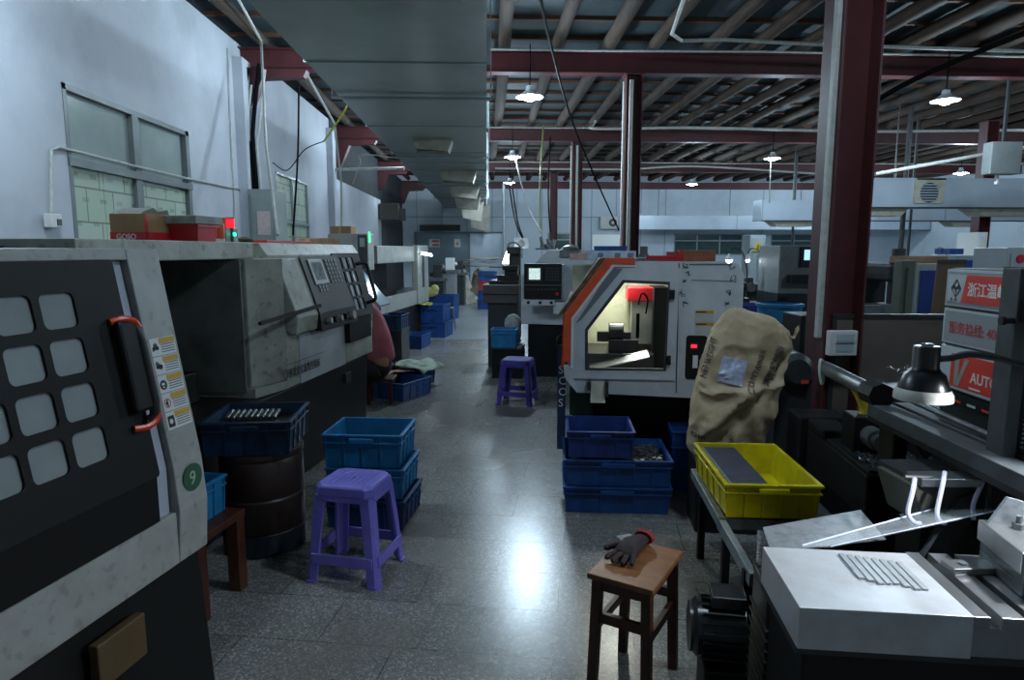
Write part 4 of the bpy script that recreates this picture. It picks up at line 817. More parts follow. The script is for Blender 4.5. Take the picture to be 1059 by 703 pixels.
# stack beside the near violet stool
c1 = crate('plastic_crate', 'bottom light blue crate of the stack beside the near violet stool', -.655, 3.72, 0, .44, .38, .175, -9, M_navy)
c2 = crate('plastic_crate', 'middle light blue crate of the stack beside the near violet stool', -.66, 3.73, .176, .43, .37, .175, -7, M_cyan)
c3 = crate('plastic_crate', 'open light blue crate on top of the stack beside the near violet stool', -.675, 3.74, .352, .43, .37, .19, -6, M_cyan)
fill(c3, 'metal_scraps', 'small dark metal parts in the corner of the top light blue crate', .02, .18, -.1, .1, .06, 40, M_dsteel)
MB().box(-.2, .2, -.16, .16, .01, .06).obj('layer', M_dark, c3)
# blue crates below the orange trimmed lathe
c4 = crate('plastic_crate', 'big blue crate on the floor under the orange trimmed lathe, lowest of its pile', .79, 3.93, 0, .62, .46, .165, -6, M_blue, ribs=6)
c5 = crate('plastic_crate', 'big blue crate stacked second under the orange trimmed lathe', .79, 3.93, .166, .62, .46, .165, -6, M_blue, ribs=6)
o = fill(c5, 'metal_chips', 'grey metal chips heaped in the big blue crate under the lathe', -.27, .28, -.2, .2, .12, 420, M_dsteel, .012)
MB().box(-.28, .28, -.2, .2, .01, .125).obj('layer', M_dark, c5)
c6 = crate('plastic_crate', 'smaller dark blue crate standing on the big blue crates under the lathe', .68, 3.88, .345, .38, .36, .16, -6, mat('deep_blue_plastic', '#1f3a80', .45, dirt='#121c38', amt=.6))
c7 = crate('plastic_crate', 'blue crate on end behind the paper sack, right of the pile', 1.42, 4.15, 0, .42, .24, .40, -8, M_blue, ribs=3)
# crate with worn grey lip on the barrel, left
BX, BY = -1.19, 3.40
t = thing('barrel', 'dark brown ribbed plastic barrel between the two left lathes', 'barrel', (BX, BY, 0))
MB().lathe([(.19, 0), (.195, .01), (.205, .10), (.196, .115), (.206, .13), (.212, .29), (.204, .30), (.212, .315), (.21, .48), (.2, .50), (.214, .51), (.214, .535), (.18, .54)], n=36, cap0=True, cap1=True).obj('barrel_body', mat('brown_barrel', '#33231e', .45, dirt='#171414', amt=.7, scale=5), t, smooth=True)
MB().lathe([(.2, .0), (.208, .005), (.211, .11), (.203, .112)], n=36).obj('lower_band', mat('blue_black_band', '#1c2733', .4, amt=.4), t, smooth=True)
c8 = crate('plastic_crate', 'grubby blue crate full of bright metal rods resting on the brown barrel', BX-.01, BY-.0, .541, .42, .42, .175, 3, mat('dirty_dark_blue_plastic', '#163556', .45, dirt='#0d1514', amt=.9, scale=5))
for i in range(9):
    mb = MB(); mb.cyl((-.17+i*.03, .04, .13), (-.165+i*.03, .13, .15), .013, n=10); o = mb.obj('steel_rod', M_steel, smooth=True); o.location = c8.location; o.rotation_euler = c8.rotation_euler
    tag(o, ['leftmost', 'second from the left', 'third from the left', 'fourth from the left', 'fifth from the left', 'sixth from the left', 'seventh from the left', 'eighth from the left', 'rightmost'][i]+' of the bright steel rods in the crate on the barrel', 'rod', 'steel rods in the crate on the barrel')
MB().box(-.19, .19, -.19, .19, .01, .12).obj('layer', M_oily, c8)
# low bench with crate between barrel and nearest lathe
t = thing('wooden_bench', 'low dark wooden bench against the nearest left lathe', 'bench', (-1.31, 2.80, 0), R(-12))
for (x_, y_) in ((-.14, -.14), (.13, -.14), (-.14, .14), (.13, .14)): MB().box(x_-.03, x_+.03, y_-.03, y_+.03, 0, .34).obj('leg', M_dwood, t, bev=.004)
MB().box(-.17, .16, -.18, .18, .34, .375).obj('seat', M_dwood, t, bev=.004); MB().box(-.14, .13, -.155, -.125, .05, .11).obj('stretcher', M_dwood, t)
crate('plastic_crate', 'blue crate on the low wooden bench, mostly behind the nearest lathe', -1.35, 2.80, .376, .25, .30, .17, -12, M_cyan)
# by the seated worker and beyond
crate('plastic_crate', 'empty blue crate on the aisle floor by the seated worker', -.93, 7.0, 0, .44, .50, .19, -30, M_blue)
cn = crate('plastic_crate', 'blue crate covered with newspaper beside the seated worker', -.92, 7.62, 0, .5, .4, .22, -20, M_blue)
crate('plastic_crate', 'low blue crate on the floor before the two stacked ones, left of aisle', -1.14, 10.6, 0, .33, .5, .22, -12, M_blue)
crate('plastic_crate', 'lower of two stacked blue crates left of the aisle', -.90, 11.95, .006, .44, .55, .28, -12, M_blue)
crate('plastic_crate', 'upper of two stacked blue crates left of the aisle', -.93, 11.95, .287, .42, .5, .3, -12, M_blue)
crate('plastic_crate', 'blue crate with tall sides behind the stacked pair, left of the aisle', -.98, 15.0, .006, .6, .5, .55, -12, M_blue)
crate('plastic_crate', 'blue crate on a dark block by the third left machine, above the newspaper', -1.31, 9.4, .456, .3, .4, .2, -9, M_navy)
t = thing('stand', 'dark block under a blue crate by the third left machine', 'stand', (-1.31, 9.4, 0), R(-9)); MB().box(-.14, .15, -.2, .2, 0, .44).obj('stand_body', M_oily, t); MB().box(-.15, .16, -.21, .21, .43, .455).obj('stand_top', M_dark, t)
crate('plastic_crate', 'bright blue crate hung low on the dark stand right of the aisle', .30, 8.40, .62, .40, .30, .22, -8, M_cyan) if False else None
t = thing('stand', 'black stand in the aisle carrying a blue crate, left of the pendant', 'stand', (.27, 8.05, 0), -TH); MB().box(-.19, .18, -.15, .25, 0, .36).obj('stand_body', M_black, t, bev=.01); MB().box(-.18, .18, -.18, .27, .36, .385).obj('stand_top', M_dark, t)
crate('plastic_crate', 'light blue crate on the black stand left of the pendant', .22, 8.0, .386, .30, .26, .22, -8, M_cyan)
t = thing('white_cloth', 'crumpled white cloth bag behind the blue crate on the black stand', 'cloth', (.33, 8.22, .386)); MB().sphere((0, 0, .25), .10, 12, (1.1, .5, 1.3)).sphere((.03, 0, .13), .08, 10, (1, .6, 1.4)).obj('cloth_body', mat('soiled_white_cloth', '#b7b9b4', .9, dirt='#5c5c58', amt=.8, scale=9, bump=1), t, smooth=True)
for k in range(4): crate('plastic_crate', ['lowest', 'second', 'third', 'topmost'][k]+' blue crate of the tall stack at the far right side of the aisle', .0+.01*k, 17.6, .006+k*.25, .42, .5, .248, -8, M_blue if k != 2 else mat('red_blue_crate', '#a83c38', .5, amt=.4))
# yellow crate on its chip tray
GR = (1.0, 2.5)
CY = crate('yellow_crate', 'yellow plastic crate of dark plates on the metal chip tray', 1.185, 2.80, .462, .37, .57, .15, -5.5, M_yel, ribs=5)
for i in range(36):
    y_ = -.255+i*.0142; x0_ = -.165; mb = MB(); mb.T = Matrix.Translation((-.085, y_, .012)) @ Matrix.Rotation(R(-9), 4, 'X')
    mb.box(-.078, .078, -.0055, .0055, 0, .126); o = mb.obj('grey_plate', mat('slate_grey_plate', '#4a4e5c', .4, .3, dirt='#33363f', amt=.4), bev=.001, seg=1)
    o.location = CY.location; o.rotation_euler = CY.rotation_euler; tag(o, 'thin dark grey plate standing upright in the row inside the yellow crate', 'plate', 'plates stacked in the yellow crate')
    e_ = MB(); e_.T = mb.T; e_.box(-.080, -.070, -.005, .005, .118+.004*(i % 3), .127); e_.obj('bright_edge', mat('bright_plate_edge', '#c3c8d2', .4, .3, amt=.3), o)
    
# ================================================================ STOOLS
def plastic_stool(x, y, rz, w_, d_, h_, label, m):
    t = thing('plastic_stool', label, 'stool', (x, y, 0), R(rz))
    # seat slab with cut corners
    a, b_, c_ = w_/2*.80, d_/2*.80, .035
    def oc(a, b_, c_, z): return [(-a+c_, -b_, z), (a-c_, -b_, z), (a, -b_+c_, z), (a, b_-c_, z), (a-c_, b_, z), (-a+c_, b_, z), (-a, b_-c_, z), (-a, -b_+c_, z)]
    MB().loft([oc(a+.006, b_+.006, c_, h_-.05), oc(a+.003, b_+.003, c_, h_-.012), oc(a-.008, b_-.008, c_, h_)]).obj('seat', m, t, bev=.004)
    s = MB()
    for k in range(-3, 4): s.box(k*.028-.0015, k*.028+.0015, -b_*.6, b_*.6, h_, h_+.0015)
    s.cyl((0, 0, h_-.001), (0, 0, h_+.002), .009, n=12); s.cur = 0; s.obj('seat_pattern', m, t); MB().cyl((0, 0, h_+.0018), (0, 0, h_+.0022), .006).obj('seat_hole', M_dark, t)
    for sx in (-1, 1):
        for sy in (-1, 1):
            A, B_ = w_/2, d_/2; tx, ty = a, b_; lw_ = .05
            rings = []
            for z, k in ((0.0, 0), (.012, 0), (.013, .03), (h_*.5, .5), (h_-.05, 1)):
                ox, oy = A+(tx-A)*k, B_+(ty-B_)*k; e_ = .006 if z <= .012 else 0; l_ = lw_*(1+.15*k)
                ox += e_; oy += e_
                rings.append([(sx*ox, sy*(oy-.012), z), (sx*ox, sy*(oy-l_), z), (sx*(ox-.012), sy*(oy-l_), z), (sx*(ox-.014), sy*(oy-.024), z), (sx*(ox-.024), sy*(oy-.014), z), (sx*(ox-l_), sy*(oy-.012), z), (sx*(ox-l_), sy*oy, z), (sx*(ox-.012), sy*oy, z)])
            MB().loft(rings).obj('leg', m, t)
    zz = h_*.2; k = .2
    A, B_ = w_/2+(a-w_/2)*k, d_/2+(b_-d_/2)*k
    for s_ in (-1, 1):
        MB().box(-A+.02, A-.02, s_*B_-.006, s_*B_+.006, zz, zz+.05).obj('stretcher', m, t, bev=.002)
        MB().box(s_*A-.006, s_*A+.006, -B_+.02, B_-.02, zz, zz+.05).obj('stretcher', m, t, bev=.002)
        MB().prism([(-a+.02, h_-.05), (a-.02, h_-.05), (a-.05, h_-.075), (-a+.05, h_-.075)], 'y', s_*b_-.005, s_*b_+.005).obj('apron', m, t)
        MB().prism([(-b_+.02, h_-.05), (b_-.02, h_-.05), (b_-.05, h_-.075), (-b_+.05, h_-.075)], 'x', s_*a-.005, s_*a+.005).obj('apron', m, t)
    return t
plastic_stool(-.64, 3.07, -15, .36, .33, .47, 'violet plastic stool in the near left, beside the stack of light blue crates', M_pur)
plastic_stool(.315, 6.62, -17, .37, .34, .46, 'darker violet plastic stool farther along in the middle of the aisle', mat('dark_violet_plastic', '#4b4499', .4, dirt='#2b2858', amt=.5))
# wooden stool with glove
wx, wy = gz(658.5, 581, .455)[:2]
t = thing('wooden_stool', 'brown wooden stool with a dark glove on it, bottom centre', 'stool', (wx, wy, 0), R(-33))
sw, sd = .235, .335
MB().box(-sw/2, sw/2, -sd/2, sd/2, .437, .457).obj('seat', M_wood, t, bev=.003)
for sx in (-1, 1):
    for sy in (-1, 1):
        x_, y_ = sx*(sw/2-.03), sy*(sd/2-.03); e_ = .012
        MB().loft([[(x_+sx*e_-.016, y_+sy*e_-.016, 0), (x_+sx*e_+.016, y_+sy*e_-.016, 0), (x_+sx*e_+.016, y_+sy*e_+.016, 0), (x_+sx*e_-.016, y_+sy*e_+.016, 0)], [(x_-.017, y_-.017, .437), (x_+.017, y_-.017, .437), (x_+.017, y_+.017, .437), (x_-.017, y_+.017, .437)]]).obj('leg', M_dwood, t, bev=.002)
for s_ in (-1, 1):
    MB().box(-sw/2+.04, sw/2-.04, s_*(sd/2-.03)-.009, s_*(sd/2-.03)+.009, .395, .437).obj('apron', M_dwood, t); MB().box(s_*(sw/2-.03)-.009, s_*(sw/2-.03)+.009, -sd/2+.04, sd/2-.04, .395, .437).obj('apron', M_dwood, t)
    MB().box(-sw/2+.03, sw/2-.03, s_*(sd/2-.025)-.009, s_*(sd/2-.025)+.009, .28, .315).obj('stretcher', M_dwood, t); MB().box(s_*(sw/2-.025)-.009, s_*(sw/2-.025)+.009, -sd/2+.03, sd/2-.03, .24, .275).obj('stretcher', M_dwood, t)
gx, gy = gz(655, 570, .465)[:2]
def skin(name, pts, edges, m, parent, sub=2, root=0):
    me = bpy.data.meshes.new(name); me.from_pydata([p[0] for p in pts], edges, []); o = bpy.data.objects.new(name, me); COL.objects.link(o)
    o.modifiers.new('skin', 'SKIN'); me.skin_vertices if hasattr(me, 'skin_vertices') else None
    if not me.skin_vertices:
        bpy.context.view_layer.objects.active = o
        bpy.context.view_layer.update()
    sv = me.skin_vertices[0].data if me.skin_vertices else None
    if sv is None:
        bm = bmesh.new(); bm.from_mesh(me); bm.verts.layers.skin.verify(); bm.to_mesh(me); bm.free(); sv = me.skin_vertices[0].data
    for i, p in enumerate(pts):
        r = p[1]; sv[i].radius = (r, r) if not isinstance(r, tuple) else r; sv[i].use_root = (i == root)
    s = o.modifiers.new('sub', 'SUBSURF'); s.levels = sub; s.render_levels = sub
    bpy.context.view_layer.update(); dg = bpy.context.evaluated_depsgraph_get(); m2_ = bpy.data.meshes.new_from_object(o.evaluated_get(dg))
    bpy.data.objects.remove(o); bpy.data.meshes.remove(me)
    m2_.materials.clear(); m2_.materials.append(m); m2_.polygons.foreach_set('use_smooth', [True]*len(m2_.polygons))
    o = bpy.data.objects.new(name, m2_); COL.objects.link(o); o.parent = parent; return o
t = thing('work_glove', 'dark knitted work glove with a red cuff lying on the wooden stool', 'glove', (gx+.008, gy+.012, .458), R(-38))
GL = [((0, .0, .028), (.036, .026)), ((0, -.045, .03), (.040, .028)), ((0, -.075, .026), (.034, .02)), ((0, .05, .026), (.03, .022)), ((0, .075, .026), (.033, .02))]
pts = list(GL); ed = [(0, 1), (1, 2), (0, 3), (3, 4)]
for i, (x_, L_) in enumerate(((-.034, .05), (-.012, .062), (.012, .058), (.033, .045))):
    k = len(pts); pts += [((x_, -.085, .024), .0105), ((x_*1.3, -.085-L_*.5, .022), .0105), ((x_*1.45, -.085-L_, .013), .009)]; ed += [(2, k), (k, k+1), (k+1, k+2)]
k = len(pts); pts += [((-.052, -.02, .02), .013), ((-.078, -.045, .016), .012), ((-.09, -.068, .014), .0105)]; ed += [(0, k), (k, k+1), (k+1, k+2)]
M_glove = mat('dark_maroon_knit', '#2a1a1d', .8, dirt='#15171a', amt=.8, scale=20, bump=.6)
skin('glove_body', pts, ed, M_glove, t)
c_ = MB(); c_.lathe([(.028, 0), (.034, .0), (.036, .018), (.031, .02)], n=20); c_.T = Matrix.Identity(4)
c2_ = MB(); c2_.T = Matrix.Translation((0, .07, .027)) @ Matrix.Rotation(R(-90), 4, 'X') @ Matrix.Diagonal((1, .68, 1, 1)); c2_.lathe([(.030, 0), (.037, .0), (.040, .018), (.034, .02)], n=20, cap1=True); c2_.obj('cuff', mat('red_knit', '#8a1f2a', .8, amt=.4), t, smooth=True)
t = thing('paper_scrap', 'small pale scrap of paper beside the glove on the stool', 'paper', (*gz(648, 556, .4575)[:2], .4575), R(20)); MB().box(-.03, .03, -.025, .025, 0, .0015).obj('paper_sheet', mat('grey_paper', '#8f9298', .8), t)
# ================================================================ PAPER SACK
M_sack = mat('kraft_paper_sack', '#b8a688', .7, dirt='#7a6244', amt=.6, scale=5, bump=.5)
from mathutils import noise as mn
PX, PY = 1.36, 3.52
t = thing('paper_sack', 'crumpled kraft paper sack with black print standing behind the yellow crate', 'sack', (PX, PY, .0), R(-8))
prof_ = [(.42, -.20, .12, .09), (.47, -.235, .155, .13), (.58, -.225, .19, .14), (.70, -.21, .225, .14), (.82, -.19, .255, .13), (.94, -.17, .285, .12), (1.04, -.15, .30, .11), (1.12, -.13, .285, .09), (1.18, -.09, .20, .07), (1.225, -.05, .09, .045), (1.245, -.02, .04, .02)]
NS = 96
def sack_pt(k, zz, xl, xr, dp, hf=1.0):
    a = 2*pi*k/NS; cx, hw = (xl+xr)/2, (xr-xl)/2
    ca, sa = cos(a), sin(a)
    x_ = cx+hw*math.copysign(abs(ca)**.75, ca); y_ = dp*math.copysign(abs(sa)**.7, sa)
    v = Vector((x_*5, y_*5, zz*5)); q = mn.noise(v)*.03+abs(mn.noise(v*1.5+Vector((3, 1, 2))))*.07*hf+abs(mn.noise(v*3.3))*.03+mn.noise(v*8)*.004
    rr = 1-q*2.4+.05
    fold = .036*math.exp(-(((x_-cx)-.02-(.80-zz)*.5)/.035)**2)*min(1, max(0, (.84-zz)/.06))+.034*math.exp(-(((x_-cx)-.02+(.80-zz)*.75)/.035)**2)*min(1, max(0, (.84-zz)/.06))-.03*max(0, 1-abs((x_-cx)+(.62-zz)*.55)/.05)+.026*math.exp(-((zz-.81-.12*(x_-cx))/.022)**2)
    return (cx+(x_-cx)*rr+.012*mn.noise(v*1.3), y_*rr-(fold if sa < 0 else 0), zz+.02*mn.noise(v*1.7+Vector((9, 2, 1))))
def lerp_prof(u):
    n_ = len(prof_)-1; f_ = u*n_; i = min(int(f_), n_-1); f_ -= i; return [prof_[i][j]*(1-f_)+prof_[i+1][j]*f_ for j in range(4)]
rings = [[sack_pt(k, *lerp_prof(j/100)) for k in range(NS)] for j in range(101)]
sk = MB().loft(rings).obj('sack_body', M_sack, t, smooth=True)
MB().loft([[(.16, -.03, 1.10), (.2, -.0, 1.10), (.2, .03, 1.1)], [(.30, -.04, 1.08), (.32, .0, 1.09), (.31, .03, 1.07)], [(.325, -.03, 1.13), (.33, .0, 1.15), (.32, .02, 1.13)]]).obj('sack_corner', M_sack, t)
def front_y(x, z):  # y of the front surface of the sack at local x, z
    best = None
    for r_ in rings:
        for p in r_:
            if p[1] < 0:
                d = (p[0]-x)**2+(p[2]-z)**2
                if best is None or d < best[0]: best = (d, p[1])
    return best[1]
def wrap(o, off=.004):
    for v in o.data.vertices: v.co.y = front_y(v.co.x, v.co.z)-off-.004
def sprint(body, size, x, z, ang, m=M_ink, xs=1.0, bold=.0005):
    o = text('printed_text', body, size, m, sk, Matrix.Translation((x, 0, z)) @ Matrix.Rotation(R(-ang), 4, 'Y') @ FRONT(), th=.0, bold=bold, xs=xs); wrap(o, .006)
M_sink = mat('faded_ink', '#55504a', .8)
sprint('NET WEIGHT', .038, -.165, .86, 77, M_sink); sprint('CONTAINER', .042, .06, .80, 70, M_sink); sprint('聚甲醛树脂', .045, .155, .83, 70, M_sink)
sprint('om', .05, -.23, .535, 0, M_ink); sprint('POLYMER', .022, .19, .86, 70, M_sink); sprint('CH', .03, -.05, .56, -60, M_sink); sprint('MADE IN', .024, .02, .44, 0, M_sink)
g = MB(); g.add([(-.115+i*.014+.003*j, 0, .86+j*.0135-.003*i) for j in range(11) for i in range(10)], [(j*10+i, j*10+i+1, (j+1)*10+i+1, (j+1)*10+i) for j in range(10) for i in range(9)])
o = g.obj('paper_label', mat('blotchy_label', '#b9bfd6', .7, dirt='#7d86ac', amt=.8, scale=45), sk); wrap(o, .007)
t = thing('stand', 'dark low cabinet carrying the paper sack', 'stand', (PX, PY, 0), R(-8)); MB().box(-.2, .14, -.12, .16, 0, .415).obj('stand_body', M_black, t, bev=.01); MB().box(-.21, .15, -.13, .17, .405, .42).obj('stand_top', M_dark, t)
t = thing('electric_motor', 'round black motor sticking out right of the paper sack', 'motor', (1.80, 3.72, .86), -TH)
MB().cyl((0, .22, 0), (0, -.02, 0), .10, n=28).cyl((0, -.02, 0), (0, -.06, 0), .10, .07, n=28).box(-.1, .1, .0, .2, -.86, -.05).obj('motor_body', M_dark, t, smooth=True)
MB().box(.02, .06, -.065, -.055, -.07, -.05).obj('name_tag', M_orange, t)

# ================================================================ CHIP TRAY, BASES AND TOOLS, RIGHT FOREGROUND
G0 = (1.53, 2.50)
t = thing('machine_bed', 'long black oily machine bed covered with chips behind the yellow crate', 'machine', (G0[0], G0[1], 0), -TH)
MB().box(0, .32, 0, .72, 0, .65).obj('bed', M_oily, t, bev=.006)
MB().box(.02, .30, .03, .70, .65, .662).obj('bed_top', M_dark, t)
MB().box(-.03, .22, .75, .95, 0, .7).box(.0, .14, .5, .72, .65, .70).obj('end_block', M_oily, t, bev=.01)
MB().box(-.0, .0+.004, -.004, .3, .50, .52).obj('side_rail', M_dark, t)
w = MB(); w.box(.05, .17, .28, .42, .66, .82).obj('headstock', M_black, t, bev=.006)
w = MB(); w.cyl((.12, .28, .74), (.12, .20, .74), .045).cyl((.12, .20, .74), (.12, .17, .74), .03).cyl((.12, .17, .74), (.14, -.25, .69), .005, n=6); w.obj('chuck', M_dsteel, t, smooth=True)
o = fill(t, 'metal_chips', 'loose bluish metal chips spread on the black machine bed', .04, .29, .02, .36, .66, 500, M_chips, .006)
t = thing('chip_tray', 'grey folded sheet metal tray rail under the yellow crate', 'tray', (0, 0, 0))
A, B_ = Vector((1.03, 3.18, .455)), Vector((.895, 2.09, .455))
dv = (B_-A).normalized(); nv = Vector((-dv.y, dv.x, 0))*-1
if nv.x < 0: nv = -nv
def rail(a, b_, wd, hh, nm, m):
    MB().loft([[tuple(p), tuple(p+nv*wd), tuple(p+nv*wd+Vector((0, 0, -hh))), tuple(p+Vector((0, 0, -hh)))] for p in (a, b_)]).obj(nm, m, t, bev=.002)
M_rail = mat('worn_grey_rail', '#8f999c', .4, .4, dirt='#4a4f50', amt=.5, scale=14)
rail(A, A+dv*.62, .03, .045, 'side_rail', M_rail); rail(A+dv*.60+Vector((0, 0, -.004)), B_, .028, .05, 'side_rail', M_rail)
MB().loft([[tuple(p+nv*.03+Vector((0, 0, -.02))), tuple(p+nv*.5+Vector((0, 0, -.02))), tuple(p+nv*.5+Vector((0, 0, -.024))), tuple(p+nv*.03+Vector((0, 0, -.024)))] for p in (A, A+dv*.62)]).obj('tray_bottom', M_dsteel, t)
p = A+dv*.62; MB().loft([[tuple(q+nv*.0+Vector((0, 0, 0))), tuple(q+nv*.42), tuple(q+nv*.42+Vector((0, 0, -.045))), tuple(q+Vector((0, 0, -.045)))] for q in (p, p+dv*.012)]).obj('tray_lip', M_dsteel, t)
for q in (A+dv*.05+nv*.05, A+dv*.55+nv*.05, A+dv*.05+nv*.42, B_-dv*.06+nv*.005): MB().box(q.x-.012, q.x+.02, q.y-.012, q.y+.012, 0, .44).obj('leg', M_black, t)
# ground steel machine table
T0 = (.728, 1.416)
ang = math.atan2(1.737-1.418, .781-.731)-pi/2
t = thing('milling_table', 'bright ground steel machine table in the bottom right corner', 'table', (.731, 1.418, .72), -R(8.2))
MB().box(0, .385, 0, .322, -.105, 0).obj('table_plate', mat('bright_ground_steel', '#d3d7da', .32, .35, dirt='#a59c92', amt=.45, scale=6), t, bev=.002)
MB().box(.385, 1.1, .01, .33, -.105, -.03).obj('table_base', M_steel, t, bev=.002)
for (xa, xb) in ((.385, .42), (.445, .495), (.515, .58), (.60, .68), (.70, .80)):
    MB().box(xa, xb, .0, .33, -.03, .0).box(xa+.006, xb-.006, .0, .33, -.034, -.026).obj('slot_rail', M_steel, t, bev=.0015)
MB().box(.385, 1.1, .012, .3, -.031, -.0295).obj('slot_floor', M_dark, t)
MB().box(.02, 1.1, .03, .3, -.72, -.105).obj('pedestal', M_black, t, bev=.01)
MB().box(.0, 1.1, .012, .32, -.125, -.105).obj('saddle', M_dark, t)
# parallel strips lying on it
mt = t.matrix_basis
def on_table(x, y, z=.0): c_, s_ = cos(-R(8.2)), sin(-R(8.2)); return (.731+x*c_-y*s_, 1.418+x*s_+y*c_, .72+z)
for i in range(8):
    x_ = .20+i*.019; p_ = on_table(x_, .215-i*.005, .0005)
    t_ = MB().box(-.007, .007, -.075+.006*abs((i*5) % 4-2), .075, 0, .006).obj('steel_strip', mat('pale_strip_steel', '#b4b9bb', .4, .3, dirt='#85888a', amt=.4, scale=20), bev=.001); t_.location = p_; t_.rotation_euler = (0, 0, -R(8.2))
    tag(t_, ['leftmost', 'second from the left', 'third from the left', 'fourth from the left', 'fifth from the left', 'sixth from the left', 'seventh from the left', 'eighth from the left', 'rightmost'][i if i < 7 else 8]+' of the thin parallel steel strips on the bright machine table', 'strip', 'steel strips on the machine table')
p_ = on_table(.53, .235, .0005)
t_ = thing('clamp_bar', 'short flat clamp bar lying across the table slots', 'bar', p_, R(-8.2+8)); MB().box(-.09, .06, -.025, .03, 0, .018).obj('bar_body', M_steel, t_, bev=.003); MB().cyl((-.05, 0, .018), (-.05, 0, .024), .01).obj('bar_bolt', M_dsteel, t_)
# vise / fixture block
t_ = thing('machine_vise', 'grey steel fixture block clamped on the slotted table at the right edge', 'vise', on_table(.545, .10, .0), R(-8.2-4))
MB().box(.0, .3, .0, .2, 0, .03).box(.0, .035, .0, .2, .03, .09).box(.11, .3, .03, .2, .03, .06).obj('vise_body', M_dsteel, t_, bev=.003)
MB().box(-.01, .3, -.005, .2, .06, .115).obj('jaw', M_steel, t_, bev=.003)
for (x_, y_) in ((.06, .15), (.13, .16), (.08, .05), (.17, .1)): MB().cyl((x_, y_, .115), (x_, y_, .13), .014, n=6).cyl((x_, y_, .13), (x_, y_, .15), .007, n=8).obj('bolt', M_dsteel, t_)
MB().prism([(.0, .115), (.11, .115), (.08, .18), (.04, .19)], 'y', .17, .18).obj('guard_tab', M_galv, t_)
# unseen work lamp, added just right of the view to brighten the steel table
lx = on_table(.93, .22, 0)
t_ = thing('work_lamp', 'unseen work lamp added at the right end of the bright machine table', 'lamp', lx)
MB().tube(bez([(0, 0, 0), (.02, .0, .3), (-.02, 0, .52), (-.10, 0, .58)]), .009, 8).obj('neck', M_black, t_, smooth=True); MB().box(-.03, .03, -.03, .03, 0, .03).obj('clamp', M_black, t_, bev=.004)
hd_ = MB(); hd_.T = Matrix.Translation((-.12, 0, .575)) @ Matrix.Rotation(R(38), 4, 'Y'); hd_.lathe([(.012, .06), (.03, .05), (.05, .0), (.052, -.01), (.046, -.01), (.02, .03)], n=24, cap0=True); hd_.obj('lamp_shade', M_black, t_, smooth=True)
hd2 = MB(); hd2.T = hd_.T; hd2.sphere((0, 0, .0), .03, 12); hd2.obj('bulb', MATS['lit_head'], t_, smooth=True)
ld = bpy.data.lights.new('lamp_light', 'SPOT'); ld.energy = 26; ld.color = (.86, .92, 1); ld.shadow_soft_size = .03; ld.spot_size = R(105); ld.spot_blend = .5
lo = bpy.data.objects.new('lamp_light', ld); COL.objects.link(lo); lo.parent = t_; lo.location = (-.145, 0, .54); lo.rotation_euler = (0, R(38), 0)
# galvanised plate and clear guard
t_ = thing('galvanised_plate', 'galvanised sheet plate tilted between the yellow crate and the steel table', 'plate', (0, 0, 0))
zz = .645; q = [gz(789, 545, zz), gz(890, 527, zz+.01), gz(916, 557, zz), gz(797, 570, zz-.01)]
MB().loft([[tuple(v) for v in q], [tuple(v-Vector((0, 0, .004))) for v in q]]).obj('plate_sheet', M_galv, t_)
zc = sum((v for v in q), Vector())/4; MB().box(zc.x-.02, zc.x+.14, zc.y-.03, zc.y+.03, 0, .632).obj('plate_support', M_black, t_)
t_ = thing('acrylic_guard', 'clear acrylic guard sheet with bright edges behind the steel table', 'guard', (0, 0, 0))
M_acr = mat('clear_acrylic', '#dfe8ee', .05, trans=.0, alpha=.16, spec=.6); M_aedge = mat('bright_acrylic_edge', '#dfe6f4', .3, amt=.05)
a, b_, c_, d = on_table(.11, .33, .005), at(966, 526, 1.93), at(1035, 527, 1.80), on_table(.19, .335, .004)
MB().add([a, tuple(b_), tuple(c_), d, tuple(Vector(a)-Vector((0, 0, .004))), tuple(b_-Vector((0, 0, .004))), tuple(c_-Vector((0, 0, .004))), tuple(Vector(d)-Vector((0, 0, .004)))], [(0, 1, 2, 3), (7, 6, 5, 4), (0, 4, 5, 1), (1, 5, 6, 2), (2, 6, 7, 3), (3, 7, 4, 0)]).obj('guard_sheet', M_acr, t_)
MB().tube([a, tuple(b_)], .0028, 6).obj('guard_edge', M_aedge, t_); MB().tube([d, tuple(c_)], .0015, 6).obj('guard_edge', M_aedge, t_)
# motors left of the table
t = thing('electric_motor', 'finned black electric motor at the left end of the steel table', 'motor', (.775, 1.96, .335), R(-12))
M_mot = mat('glossy_black_motor', '#24272a', .28, .2, dirt='#101112', amt=.5, scale=10)
w = MB(); w.cyl((-.10, 0, 0), (.05, 0, 0), .088, n=30).cyl((-.115, 0, 0), (-.10, 0, 0), .075, .092, n=30); w.obj('motor_body', M_mot, t, smooth=True)
for k in range(20):
    a = 2*pi*k/20; w = MB(); w.T = Matrix.Rotation(a, 4, 'X'); w.box(-.085, .045, -.0025, .0025, .086, .1); w.obj('fin', M_mot, t)
MB().cyl((-.122, 0, 0), (-.112, 0, 0), .078, n=30).obj('fan_cover', M_mot, t, smooth=True)
MB().box(-.06, .05, -.05, .05, .09, .13).obj('terminal_box', M_mot, t, bev=.005); MB().box(-.08, .05, -.1, .1, -.335, -.09).obj('motor_mount', M_black, t, bev=.01)
t = thing('electric_motor', 'second black finned motor block with a ribbed top, tight against the steel table', 'motor', (.925, 1.89, .30), R(-10))
MB().box(-.075, .12, -.095, .105, -.30, .22).obj('motor_body', M_mot, t, bev=.012)
for k in range(9): MB().box(-.08, .12, -.105, .11, -.16+k*.034, -.152+k*.034).obj('fin', M_mot, t)
MB().box(-.08, .06, -.08, .09, .22, .245).obj('terminal_box', M_mot, t, bev=.004)
